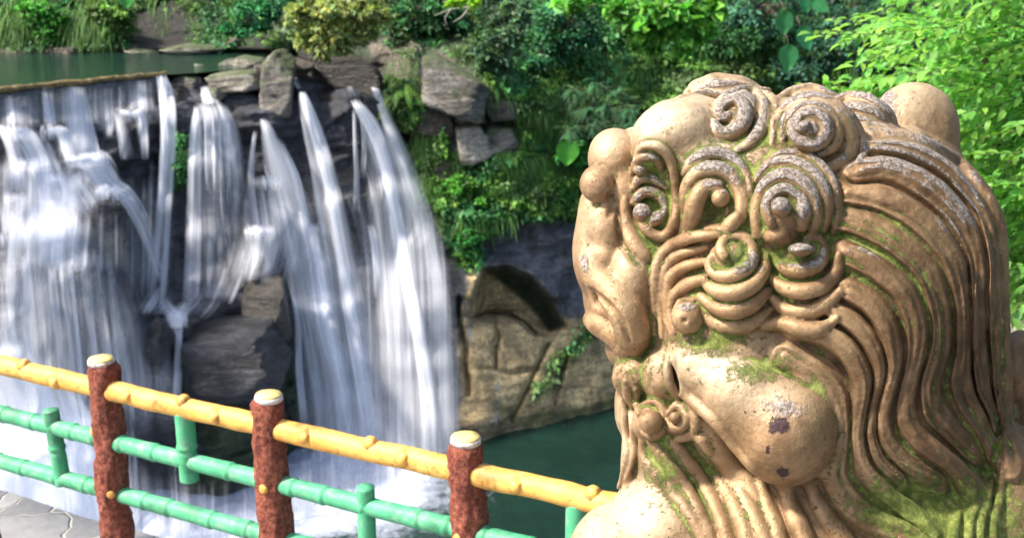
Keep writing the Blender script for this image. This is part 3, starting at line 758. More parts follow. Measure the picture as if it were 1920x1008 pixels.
for k in range(4):
    # yellow log rail
    t = np.linspace(.0, 1.0, 60); P = rail_pt(k, 0, .099) + t[:, None] * fd
    P = P + up * (.0025 * vnoise(np.stack([t * 7, t * 0 + k, t * 0], 1), 8))[:, None]
    r = .0315 + .0012 * vnoise(np.stack([t * 11, t * 0 + k * 3, t * 0], 1), 9)
    V, F = tube_mesh(P, r, 28)
    yr = link('log_rail', mesh_from('log_rail', V, F), YEL, fence)
    for (tt, ang, s) in ((.18 + .03 * k, .25, 1.0), (.50 + .03 * k, 1.35, 1.05), (.74, -.05 + .2 * k, 1.1)):
        o = front * math.cos(ang) + up * math.sin(ang); c0 = rail_pt(k, tt, .099)
        skew = dirf * .006
        kv, kf = tube_mesh([c0 + o * .020 - skew * 2, c0 + o * .030 - skew, c0 + o * .0325, c0 + o * .0345 + skew * .3, c0 + o * .0350 + skew * .5], np.array([.024, .0175, .0125, .0100, .008]) * s, 20)
        kv += .0012 * vnoise(kv * 60, 4)[:, None]
        link('knot', mesh_from('knot', kv, kf), YEL, yr)
    # green bamboo rails with raised nodes
    for drop, off in ((.272, 0), (.449, 1)):
        t = np.linspace(0, 1, 150); P = rail_pt(k, 0, drop) + t[:, None] * fd; r = np.full(150, .0262)
        nodes = (.10, .29, .50, .76, .92) if off == 0 else (.20, .37, .62, .83)
        for nd in nodes:
            u = (t - nd - .012 * math.sin(k * 3 + nd * 20)) * L
            r += .0028 * np.exp(-(u / .007) ** 2) - .0022 * np.exp(-((u - .013) / .005) ** 2) + .0012 * np.exp(-((u + .02) / .02) ** 2)
        V, F = tube_mesh(P, r, 26)
        link('bamboo_rail', mesh_from('bamboo_rail', V, F), GRN, fence)
    # short upright bamboo pieces half way between the posts
    if k % 2 == 0: z0, z1 = (.215, .470) if k == 0 else (.215, .62)
    else: z0, z1 = .115, .335
    if k == 3: z0, z1 = .115, .335
    tm = .50 if k else .62
    c0 = rail_pt(k, tm, 0); t = np.linspace(0, 1, 70); P = c0[None] - up * (z0 + (z1 - z0) * t)[:, None]
    if k == 0: P = P + dirf * (.02 * t)[:, None]
    r = np.full(70, .0255 if k % 2 == 0 else .029)
    for nd in ((.5,) if k % 2 == 0 else (.50,)):
        u = (t - nd) * (z1 - z0); r += .003 * np.exp(-(u / .006) ** 2) - .002 * np.exp(-((u - .012) / .005) ** 2)
    V, F = tube_mesh(P, r, 26); link('bamboo_upright', mesh_from('bamboo_upright', V, F), GRN, fence)
put(fence, (float(posts[2][0]), float(posts[2][1]), 0))

# ================================================================== viewing platform and its stone edge
n = NT('grey_crazy_paving'); p = n.pos()
vo = n.n('ShaderNodeTexVoronoi', feature='DISTANCE_TO_EDGE', i_Scale=4.2)
wp = n.n('ShaderNodeVectorMath', operation='ADD'); n.set(wp.inputs[0], p)
nz = n.n('ShaderNodeTexNoise', i_Scale=3.0, i_Detail=3.0); n.set(nz.inputs['Vector'], p); nzs = n.n('ShaderNodeVectorMath', operation='SCALE'); nzs.inputs['Scale'].default_value = .35; n.set(nzs.inputs[0], nz.outputs['Color']); n.set(wp.inputs[1], nzs); n.set(vo.inputs['Vector'], wp)
vc = n.n('ShaderNodeTexVoronoi', i_Scale=4.2); n.set(vc.inputs['Vector'], wp)
cell = n.n('ShaderNodeSeparateColor'); n.set(cell.inputs[0], vc.outputs['Color'])
st = n.ramp(n.math('ADD', n.math('MULTIPLY', cell.outputs[0], .5), n.math('MULTIPLY', n.noise(20, 6, .65, p), .5)), [(.2, (.15, .15, .155)), (.5, (.24, .24, .24)), (.8, (.36, .35, .34))])
jt = n.ramp(vo.outputs['Distance'], [(.01, 0.), (.035, 1.)])
STONE = n.P(Base_Color=n.mix(jt, (.34, .32, .29), st), Roughness=.8, Normal=n.bump(n.math('ADD', jt, n.math('MULTIPLY', n.noise(50, 6, .7, p), .4)), .7, .012))
# top sheet: from behind the viewer to a ragged edge just past the fence
t = np.linspace(-6, 14, 160); edge = posts[1] + t[:, None] * dirf + (-front) * (.40 + .035 * fbm(np.stack([t * 2.2, t * 0, t * 0], 1), 3, 3))[:, None]
rows = []
for s in np.linspace(0, 1, 30): rows.append(np.stack([edge[:, 0] + front[0] * s * 5.5, edge[:, 1] + front[1] * s * 5.5, np.full(160, ZG) - .004 + .012 * vnoise(np.stack([t * 3, t * 0 + s * 14, t * 0], 1), 8) * (s < .2)], 1))
top = np.array(rows)
dn = [np.stack([edge[:, 0] - front[0] * o, edge[:, 1] - front[1] * o, np.full(160, ZG - z) + .05 * vnoise(np.stack([t * 2, t * 0 + z, t * 0], 1), 4)], 1) for o, z in ((-.12, 9), (-.10, 3), (-.06, .7), (-.03, .25), (.01, .12), (.015, .05))]
allr = np.vstack([np.array(dn), top]); V = allr.reshape(-1, 3)
g = link('viewing_platform', mesh_from('viewing_platform', V, grid_faces(allr.shape[0], 160)), STONE); tag(g, kind='structure')
# ================================================================== cliff, pond, pool
ZP = float(CAM[2] - 4.42)                      # level of the upper pond
ZQ = float(CAM[2] - 15.2)                      # level of the plunge pool
xs = np.array([-500, 0, 150, 300, 400, 480, 560, 640, 720, 800, 900, 1000, 1100, 1250, 1600, 2500.])
ys = np.array([-400, 0, 60, 92, 130, 160, 200, 240, 300, 360, 440, 500, 560, 640, 720, 800, 900, 1150.])
T = np.array([
 # -500   0   150  300   400   480  560   640   720   800   900   1000  1100  1250  1600  2500
 [52, 52, 52, 52, 52, 52, 52, 52, 52, 52, 50, 50, 50, 50, 50, 50],          # -400
 [45.5, 45.5, 45.5, 45.5, 45.5, 45, 44.5, 44, 43.5, 43, 42, 42, 42, 42, 42, 40],  # 0
 [43.5, 43.5, 43.5, 43.5, 43.4, 43, 42.5, 42, 41.5, 41, 40, 40.5, 41, 41, 41, 39],  # 60
 [42, 42, 42, 42, 42, 42, 41.6, 41, 40.5, 39.4, 38.8, 39.6, 40.5, 41, 41, 38],  # 92
 [36, 36, 38, 39.5, 39.2, 39.2, 39.2, 39.8, 39.6, 37.6, 37.4, 38.8, 40, 41, 41, 38],  # 130
 [32.9, 33.2, 35, 36.2, 36.6, 36.9, 37.6, 38.6, 38.8, 37.4, 36.9, 38.4, 39.5, 40.5, 41, 38],  # 160
 [32.4, 32.7, 34.4, 35.6, 36.0, 36.3, 36.8, 37.2, 37.6, 37.2, 36.8, 38, 39, 40, 41, 38],  # 200
 [31.6, 31.9, 33.7, 35.3, 35.6, 36.0, 36.4, 36.6, 37.2, 37.2, 37.6, 38, 38.6, 40, 41, 38],  # 240
 [30.9, 31.2, 33.0, 35.2, 35.3, 35.8, 36.3, 36.6, 37.0, 37.0, 37.2, 37.6, 38.4, 39.5, 41, 38],  # 300
 [30.0, 30.3, 32.2, 34.8, 35.1, 35.4, 36.0, 36.5, 36.8, 36.7, 36.9, 37.3, 38, 39, 41, 38],  # 360
 [28.9, 29.2, 31.0, 34.2, 34.6, 34.6, 35.6, 36.3, 36.6, 36.4, 36.5, 36.9, 37.6, 39, 41, 38],  # 440
 [28.5, 28.8, 30.4, 33.6, 34.2, 33.9, 35.2, 36.1, 36.3, 36.0, 36.2, 36.6, 37.2, 39, 41, 38],  # 500
 [28.3, 28.6, 30.2, 32.6, 33.4, 33.3, 34.8, 35.8, 36.0, 35.6, 35.8, 36.4, 37, 39, 41, 38],  # 560
 [28.2, 28.4, 30.0, 31.8, 31.8, 32.4, 34.4, 35.4, 35.6, 35.2, 35.3, 36, 36.8, 39, 41, 38],  # 640
 [28.0, 28.2, 29.8, 31.2, 31.3, 32.0, 34.0, 35.0, 35.2, 34.8, 34.9, 35.6, 36.5, 38, 40, 38],  # 720
 [27.8, 28.0, 29.6, 30.9, 31.0, 31.8, 33.8, 34.7, 34.9, 34.4, 34.3, 35.2, 36.2, 38, 40, 38],  # 800
 [27.6, 27.8, 29.4, 30.8, 30.9, 31.7, 33.6, 34.4, 34.6, 34.2, 34.0, 35, 36, 38, 40, 38],  # 900
 [27.2, 27.4, 29.2, 30.6, 30.7, 31.5, 33.4, 34.2, 34.4, 34.0, 33.8, 34.6, 35.6, 38, 40, 38]])
def bilin(px, py):
    px = np.asarray(px, float); py = np.asarray(py, float); px, py = np.broadcast_arrays(px, py)
    i = np.clip(np.searchsorted(xs, px, side='right') - 1, 0, len(xs) - 2); j = np.clip(np.searchsorted(ys, py, side='right') - 1, 0, len(ys) - 2)
    fx = np.clip((px - xs[i]) / (xs[i + 1] - xs[i]), 0, 1); fy = np.clip((py - ys[j]) / (ys[j + 1] - ys[j]), 0, 1)
    fx = fx * fx * (3 - 2 * fx) * .5 + fx * .5
    return T[j, i] * (1 - fx) * (1 - fy) + T[j, i + 1] * fx * (1 - fy) + T[j + 1, i] * (1 - fx) * fy + T[j + 1, i + 1] * fx * fy
def sdpoly(px, py, poly):
    """signed distance to a polygon, negative inside"""
    P = np.stack([np.asarray(px, float), np.asarray(py, float)], -1); poly = np.array(poly, float); d = np.full(P.shape[:-1], 1e9); ins = np.zeros(P.shape[:-1], bool)
    for a, b in zip(poly, np.roll(poly, -1, 0)):
        e = b - a; w_ = P - a; t = np.clip((w_ @ e) / (e @ e), 0, 1); d = np.minimum(d, np.linalg.norm(w_ - t[..., None] * e, axis=-1))
        c = ((a[1] > P[..., 1]) != (b[1] > P[..., 1])) & (P[..., 0] < (b[0] - a[0]) * (P[..., 1] - a[1]) / (b[1] - a[1] + 1e-9) + a[0]); ins ^= c
    return np.where(ins, -d, d)
def sdline(px, py, pts):
    P = np.stack([np.asarray(px, float), np.asarray(py, float)], -1); d = np.full(P.shape[:-1], 1e9); pts = np.array(pts, float)
    for a, b in zip(pts[:-1], pts[1:]):
        e = b - a; w_ = P - a; t = np.clip((w_ @ e) / (e @ e), 0, 1); d = np.minimum(d, np.linalg.norm(w_ - t[..., None] * e, axis=-1))
    return d
def sm(x, a, b):
    t = np.clip((np.asarray(x, float) - a) / (b - a), 0, 1); return t * t * (3 - 2 * t)
CAVE = [(880, 612), (886, 560), (905, 505), (950, 498), (1000, 520), (1035, 560), (1062, 610), (1040, 630), (1010, 628), (980, 612), (940, 606)]
GX = np.arange(-420, 2421, 5.); GY = np.concatenate([np.arange(-380, 0, 12.), np.arange(0, 1008, 4.), np.arange(1008, 1150, 12.)])
PX, PY = np.meshgrid(GX, GY)
wx = PX + 10 * fbm(np.stack([PX / 60, PY / 60, PX * 0], -1), 3, 3); wy = PY + 10 * fbm(np.stack([PX / 60, PY / 60, PX * 0 + 9], -1), 3, 4)
Y0 = bilin(wx, wy)
lipy = np.interp(PX, [-420, 0, 300, 430, 520, 600], [196, 171, 141, 132, 122, 112])
bedY = np.minimum(at_z(PX, np.maximum(PY, 60), ZP - .5)[..., 1], 42.4); inb = sm(PX, 650, 570) * (PY < lipy - 3) * (PY > 93)
Y0 = Y0 * (1 - inb) + bedY * inb
P0 = at_y(PX, PY, Y0)
# blocky, bedded rock relief in world space
def rock_relief(P, amp):
    q = P * np.array([.42, .25, .62]); a = fbm(q, 4, 21, True) * .75
    b = fbm(P * np.array([.9, .6, 2.4]), 4, 31) * .35
    lay = P[..., 2] * 1.15 + .6 * fbm(P * .25, 2, 41); st = np.abs((lay % 1.0) - .5) * 2; bed = sm(st, .0, .35) * .14
    cl = np.floor(P[..., 0] * .55 + .8 * vnoise(P * .4, 5)); rb = hash3(cl.astype(np.int64), np.floor(lay).astype(np.int64), cl.astype(np.int64) * 0, 7) * .35
    return amp * (a + b + bed + rb - .8)
cavd = sdpoly(PX, PY, CAVE)
plate = np.exp(-((PX - 1020) / 170) ** 2 - ((PY - 690) / 150) ** 2)          # the smooth tan face low on the right
amp = np.where(PY < 100, .7, 1.0) * (1 - .86 * np.clip(plate * 2.2, 0, 1)) * (1 - .5 * sm(PX, 620, 700) * sm(PX, 900, 820) * sm(PY, 350, 420))
amp = amp * np.where((PX < 560), sm(PY, 150, 215), 1) + np.where((PX < 560) & (PY < 170), .12, 0)
amp = amp * (1 - inb)
dy = rock_relief(P0, amp)
dy += 1.5 * sm(cavd, 6, -26)                                                # hollow under the overhang
dy -= .55 * np.exp(-(np.clip(cavd, 0, None) / 26) ** 2) * (cavd > 0) * (PY < 560)
crack = sdline(PX, PY, [(884, 596), (910, 586), (950, 588), (985, 604), (1004, 626)]); dy += .9 * sm(crack, 5, 0) ; dy += .35 * sm(PY - np.interp(PX, [884, 910, 950, 985, 1004], [596, 586, 588, 604, 626]), -34, 0) * (PY < 640) * sm(crack, 36, 5) * (PY < np.interp(PX, [884, 950, 1004], [596, 588, 626]))
for L_, d_ in (([(1030, 640), (1000, 700), (975, 760), (962, 790)], .35), ([(860, 560), (872, 640), (880, 740)], .5), ([(925, 590), (935, 630), (930, 690)], .35), ([(1130, 600), (1060, 670), (1040, 760)], .3), ([(905, 690), (960, 700), (1010, 690)], .2)):
    dy += d_ * sm(sdline(wx, wy, L_), 7, 0)
# big hollows between the right hand blocks
for c_ in ([(930, 205), (1000, 235), (900, 215)], [(740, 215), (770, 260), (780, 330)], [(880, 235), (1000, 228)]):
    dy += 1.0 * sm(sdline(wx, wy, c_), 14, 0)
Pc = at_y(PX, PY, np.clip(Y0 + dy, 20, 60))
Vc = Pc.reshape(-1, 3)
CLIFF_Y = (Y0 + dy)
def cliff_y(px, py):
    i = np.clip(np.interp(px, GX, np.arange(len(GX))), 0, len(GX) - 1.001); j = np.clip(np.interp(py, GY, np.arange(len(GY))), 0, len(GY) - 1.001)
    a = i.astype(int); b = j.astype(int); fx = i - a; fy = j - b; G = CLIFF_Y
    return G[b, a] * (1 - fx) * (1 - fy) + G[b, a + 1] * fx * (1 - fy) + G[b + 1, a] * (1 - fx) * fy + G[b + 1, a + 1] * fx * fy
# what the rock is: dark wet basalt, grey-brown dry rock, tan sandstone, green overgrowth
fx = PX.ravel() + 16 * fbm(np.stack([PX / 30, PY / 30, PX * 0], -1), 4, 13).ravel(); fy = PY.ravel() + 16 * fbm(np.stack([PX / 30, PY / 30, PX * 0 + 4], -1), 4, 14).ravel()
WET = np.array([.048, .05, .06]); DRY = np.array([.27, .23, .18]); TAN = np.array([.58, .42, .21]); SLATE = np.array([.12, .12, .135]); GREEN = np.array([.035, .075, .012]); DARK = np.array([.026, .042, .018]); PALE = np.array([.42, .38, .33])
col = np.tile(DARK, (len(Vc), 1))
def zone(colr, m):
    global col
    m = np.clip(m, 0, 1)[:, None]; col = col * (1 - m) + np.array(colr) * m
zone(DRY * .55, sm(sdpoly(fx, fy, [(690, 80), (760, 60), (870, 120), (960, 190), (1010, 300), (1000, 420), (840, 440), (790, 340), (740, 230), (700, 150)]), 10, -10))
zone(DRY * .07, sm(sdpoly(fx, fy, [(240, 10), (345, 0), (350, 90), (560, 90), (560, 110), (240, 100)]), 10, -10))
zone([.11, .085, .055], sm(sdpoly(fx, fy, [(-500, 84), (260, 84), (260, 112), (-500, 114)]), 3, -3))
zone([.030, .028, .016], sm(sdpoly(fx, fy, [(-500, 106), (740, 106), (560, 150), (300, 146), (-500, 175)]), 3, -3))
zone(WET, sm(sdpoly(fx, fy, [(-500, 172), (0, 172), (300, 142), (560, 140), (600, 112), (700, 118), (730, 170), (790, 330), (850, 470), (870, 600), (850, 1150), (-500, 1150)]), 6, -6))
zone(SLATE, sm(sdpoly(fx, fy, [(840, 430), (1180, 400), (1180, 600), (1060, 612), (1030, 550), (990, 510), (940, 492), (900, 500), (870, 540)]), 8, -8))
zone(TAN, sm(sdpoly(fx, fy, [(862, 560), (890, 500), (1000, 520), (1040, 600), (1180, 590), (1400, 600), (1500, 760), (1180, 800), (900, 860), (860, 800)]), 8, -8))
zone([.10, .085, .05], .75 * sm(sdpoly(fx, fy, [(860, 800), (1180, 745), (1180, 800), (920, 850), (860, 860)]), 12, -6))
zone([.035, .05, .022], sm(sdpoly(PX.ravel(), PY.ravel(), [(905, 506), (950, 500), (1000, 522), (1035, 562), (1066, 612), (1030, 622), (990, 572), (940, 530)]), 5, -5))  # shadow of the overhang painted along the rim of the hollow
zone(PALE, .9 * sm(sdpoly(fx, fy, [(850, 215), (905, 190), (915, 215), (880, 228), (890, 300), (855, 300)]), 9, -5))
zone(PALE * .85, .8 * sm(sdpoly(fx, fy, [(905, 240), (965, 245), (950, 285), (900, 280)]), 8, -4)); zone([.30, .25, .22], .6 * sm(sdpoly(fx, fy, [(790, 130), (890, 140), (920, 190), (850, 210)]), 8, -8))
zone([.55, .52, .45], .8 * sm(sdline(fx, fy, [(925, 690), (930, 730), (920, 790)]), 7, 2) * (vnoise(np.stack([fx / 6, fy / 9, fx * 0], 1), 4) > -.1)); zone([.5, .5, .5], .7 * sm(sdline(fx, fy, [(870, 570), (880, 640)]), 5, 1))
zone([.05, .11, .02], .75 * sm(sdline(fx, fy, [(1120, 600), (1060, 670), (1010, 740)]), 26, 6)); zone([.07, .10, .02], .6 * sm(sdline(fx, fy, [(930, 760), (1000, 790), (1160, 750)]), 22, 4))
for gp in ([(720, 140), (800, 150), (800, 200), (770, 260), (735, 230)], [(800, 320), (960, 290), (1090, 260), (1090, 380), (1000, 420), (880, 440), (900, 500), (860, 500), (830, 420)], [(780, 260), (830, 240), (830, 330), (800, 330)], [(880, 120), (1000, 160), (1300, 140), (1300, -400), (880, -400)], [(960, 150), (1300, 140), (1200, 420), (1000, 380)]):
    zone(GREEN * .8, .85 * sm(sdpoly(fx, fy, gp), 14, -8))
zone([.04, .07, .012], .8 * sm(sdpoly(fx, fy, [(325, 250), (350, 250), (352, 350), (325, 360)]), 8, -3)); zone([.035, .06, .012], .7 * sm(sdpoly(fx, fy, [(350, 690), (560, 690), (560, 1000), (350, 1000)]), 20, -10) * (fbm(np.stack([fx / 40, fy / 60, fx * 0], 1), 3, 8) > .0))
zone([.13, .12, .115], .8 * sm(sdpoly(fx, fy, [(345, 600), (410, 590), (420, 640), (360, 655)]), 8, -4))
n = NT('cliff_rock'); p = n.pos(); a = n.attr('base')
sc = n.n('ShaderNodeMapping'); n.set(sc.inputs['Vector'], p); sc.inputs['Scale'].default_value = (1.6, 1.6, .35)
bd = n.n('ShaderNodeMapping'); n.set(bd.inputs['Vector'], p); bd.inputs['Scale'].default_value = (.35, .35, 2.2)
strk = n.noise(1.6, 6, .65, sc.outputs[0]); nb = n.noise(1.3, 7, .65, p); nf = n.noise(9, 6, .7, p)
m1 = n.ramp(nb, [(.3, .6), (.5, 1.), (.7, 1.5)]); m2 = n.ramp(nf, [(.3, .55), (.7, 1.45)]); m3 = n.ramp(strk, [(.35, .6), (.65, 1.35)])
c = n.mix(1., a, m1, 'MULTIPLY'); c = n.mix(1., c, m2, 'MULTIPLY'); c = n.mix(1., c, m3, 'MULTIPLY'); c = n.mix(1., c, n.ramp(n.noise(2.4, 5, .6, bd.outputs[0]), [(.38, .7), (.46, 1.), (.6, 1.12)]), 'MULTIPLY')
CLIFF = n.P(Base_Color=c, Roughness=n.ramp(nf, [(.3, .5), (.7, .85)]), Normal=n.bump(n.math('ADD', n.math('ADD', nb, n.math('MULTIPLY', n.noise(3.2, 5, .6, bd.outputs[0]), .45)), n.math('MULTIPLY', nf, .4)), 1., .30))
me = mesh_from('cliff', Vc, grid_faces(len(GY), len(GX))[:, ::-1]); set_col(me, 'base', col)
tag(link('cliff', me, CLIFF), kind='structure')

def water(name, z, xr, yr, c, rough, sc, col2=None):
    n = NT(name); p = n.pos(); mp = n.n('ShaderNodeMapping'); n.set(mp.inputs['Vector'], p); mp.inputs['Scale'].default_value = (1, 1.5, 1)
    w1 = n.noise(sc, 4, .6, mp.outputs[0])
    m = n.P(Base_Color=c, Roughness=rough, IOR=1.33, Specular_IOR_Level=.5, Normal=n.bump(w1, .5, .10))
    return m, n
m, _ = water('pond_water', 0, 0, 0, (.010, .030, .022), .06, 2.2)
V = np.array([[-60, 20, ZP], [40, 20, ZP], [40, 46, ZP], [-60, 46, ZP]])
# the pond stops at the lip of the falls
lip = [(-420, 196), (-200, 186), (0, 171), (150, 156), (300, 141), (350, 138), (430, 132), (520, 122), (600, 112), (700, 104)]
Lp = np.array([at_z(x, y, ZP) for x, y in lip]); Bk = Lp.copy(); Bk[:, 1] = 47; Bk[:, 0] = Lp[:, 0] * 1.25
V = np.vstack([Lp, Bk]); k = len(Lp); F = np.array([[i, i + 1, k + i + 1, k + i] for i in range(k - 1)])
tag(link('pond_water', mesh_from('pond_water', V, F), m), kind='structure')
# plunge pool : dark green, white with foam under the falls
n = NT('pool_water'); p = n.pos()
foam = n.attr('foam', 'Fac'); nn_ = n.noise(1.1, 7, .7, p)
ff = n.ramp(n.math('ADD', foam, n.math('MULTIPLY', n.math('SUBTRACT', nn_, .5), 2.0)), [(.35, 0.), (1.0, 1.)])
cc = n.mix(ff, n.ramp(n.noise(.25, 4, .6, p), [(.3, (.004, .016, .012)), (.7, (.010, .032, .024))]), (.46, .50, .60))
sp_ = n.ramp(n.noise(5, 6, .8, p), [(.70, 0.), (.76, 1.)])
cc = n.mix(n.math('MULTIPLY', sp_, .25), cc, (.55, .5, .4))
PW = n.P(Base_Color=cc, Roughness=n.ramp(ff, [(0, .09), (1, .8)]), IOR=1.33, Normal=n.bump(n.noise(2.2, 6, .65, p), .6, .16))
gx, gy = np.meshgrid(np.linspace(-45, 40, 240), np.linspace(4, 50, 150)); V = np.stack([gx.ravel(), gy.ravel(), gx.ravel() * 0 + ZQ], 1)
fo = 1.1 * np.exp(-(np.clip(np.hypot((V[:, 0] + 11) / 1.4, V[:, 1] - 27) - 3.2, 0, None) / 1.6) ** 2); fo = np.maximum(fo, 1.0 * np.exp(-(np.clip(np.hypot((V[:, 0] + 4.9) / 1.1, V[:, 1] - 31.2) - 1.5, 0, None) / 1.9) ** 2))
me = mesh_from('plunge_pool', V, grid_faces(150, 240)); set_col(me, 'foam', np.repeat(fo[:, None], 3, 1)); tag(link('plunge_pool', me, PW), kind='structure')
# wooded hill that closes the valley behind and above
hx, hz = np.meshgrid(np.linspace(-60, 70, 90), np.linspace(-6, 30, 40)); hy = 52 + (hz + 6) * .35 + 1.5 * fbm(np.stack([hx * .15, hz * .2, hx * 0], -1), 3, 5)
n = NT('hill_growth'); p = n.pos()
HM = n.P(Base_Color=n.ramp(n.noise(.8, 7, .7, p), [(.35, (.008, .016, .006)), (.6, (.03, .06, .014))]), Roughness=.9, Normal=n.bump(n.noise(2, 6, .7, p), 1, .6))
tag(link('hill', mesh_from('hill', np.stack([hx, hy, hz], -1).reshape(-1, 3), grid_faces(40, 90)[:, ::-1]), HM), kind='structure')

# ---- weir wall along the lip
n = NT('weir_blocks'); p = n.pos(); uv = n.n('ShaderNodeUVMap').outputs[0]
br = n.n('ShaderNodeTexBrick', i_Scale=1.0, i_Mortar_Size=.018, i_Brick_Width=.34, i_Row_Height=.17); n.set(br.inputs['Vector'], uv)
br.inputs['Color1'].default_value = (.10, .10, .11, 1); br.inputs['Color2'].default_value = (.03, .03, .036, 1); br.inputs['Mortar'].default_value = (.006, .006, .007, 1)
WEIR = n.P(Base_Color=n.mix(.6, br.outputs['Color'], n.ramp(n.noise(5, 5, .6, p), [(.3, (.02, .02, .024)), (.7, (.09, .088, .09))])), Roughness=.35, Normal=n.bump(n.math('SUBTRACT', n.math('MULTIPLY', n.noise(9, 4, .6, p), .6), br.outputs['Fac']), 1., .06))
k = 120; lx = np.linspace(-420, 312, k); ly = np.interp(lx, [a for a, b in lip], [b for a, b in lip])
A = np.array([at_z(x, y, ZP + .02) for x, y in zip(lx, ly)]); s_ = np.concatenate([[0], np.cumsum(np.linalg.norm(np.diff(A, axis=0), axis=1))])
rows = []; uvs = []
for j, z in enumerate(np.linspace(0, 1.7, 12)):
    B = A.copy(); B[:, 2] -= z; B[:, 1] -= .12 * (z > 0) + z * .10; rows.append(B); uvs.append(np.stack([s_, np.full(k, -z)], 1))
rows.insert(0, A + np.array([0, .35, -.01])); uvs.insert(0, np.stack([s_, np.full(k, .35)], 1))
me = mesh_from('weir', np.array(rows).reshape(-1, 3), grid_faces(13, k)[:, ::-1]); set_uv(me, np.array(uvs).reshape(-1, 2))
weir = link('weir', me, WEIR); tag(weir, 'low dark block weir holding back the pond above the falls at the left', 'weir')
n = NT('wet_leaf_litter'); p = n.pos(); OR = n.P(Base_Color=n.ramp(n.noise(7, 5, .8, p), [(.35, (.04, .04, .02)), (.5, (.16, .11, .04)), (.65, (.34, .24, .10))]), Roughness=.8)
cvs, cfs = tube_mesh(A + np.array([0, -.02, .03]), .075 + .02 * vnoise(A * 3, 3), 8)
cvs += .03 * vnoise(cvs * 6, 2)[:, None]; link('coping', mesh_from('coping', cvs, cfs), OR, weir)
# ================================================================== falling water
n = NT('falling_water'); uv = n.n('ShaderNodeUVMap').outputs[0]
a = n.attr('flow'); sp3 = n.n('ShaderNodeSeparateColor'); n.set(sp3.inputs[0], a); edge, dens, seed = sp3.outputs[0], sp3.outputs[1], sp3.outputs[2]
sx = n.n('ShaderNodeSeparateXYZ'); n.set(sx.inputs[0], uv)
def streak(su, sv, det=3, off=0.):
    cb = n.n('ShaderNodeCombineXYZ'); n.set(cb.inputs[0], n.math('MULTIPLY', sx.outputs[0], su)); n.set(cb.inputs[1], n.math('MULTIPLY', sx.outputs[1], sv)); n.set(cb.inputs[2], n.math('ADD', n.math('MULTIPLY', seed, 50.), off))
    return n.noise(1.0, det, .6, cb.outputs[0], .15)
s1 = streak(3.6, .05); s2 = streak(9., .08, 3, 7.); s3 = streak(1.1, .12, 3, 3.)
k = n.math('ADD', n.math('ADD', n.math('MULTIPLY', s1, .52), n.math('MULTIPLY', s2, .28)), n.math('MULTIPLY', s3, .20))
fil = n.ramp(n.math('ADD', k, n.math('MULTIPLY', n.math('SUBTRACT', dens, .6), .10)), [(.42, 0.), (.50, .42), (.58, 1.)])
body = n.math('ADD', n.math('MULTIPLY', n.math('MULTIPLY', dens, dens), .52), n.math('MULTIPLY', fil, n.math('ADD', n.math('MULTIPLY', dens, .85), .14)))
al = n.math('MULTIPLY', body, n.math('POWER', edge, n.math('SUBTRACT', 1.5, fil)), True)
dif = n.n('ShaderNodeBsdfDiffuse'); dif.inputs[0].default_value = (.92, .94, 1.0, 1)
trl = n.n('ShaderNodeBsdfTranslucent'); trl.inputs[0].default_value = (.92, .94, 1.0, 1)
mx = n.n('ShaderNodeMixShader'); mx.inputs[0].default_value = .5; n.set(mx.inputs[1], dif); n.set(mx.inputs[2], trl)
tr = n.n('ShaderNodeBsdfTransparent'); m2 = n.n('ShaderNodeMixShader'); n.set(m2.inputs[0], al); n.set(m2.inputs[1], tr); n.set(m2.inputs[2], mx)
n.t.links.new(m2.outputs[0], n.out.inputs[0]); WATER = n.m

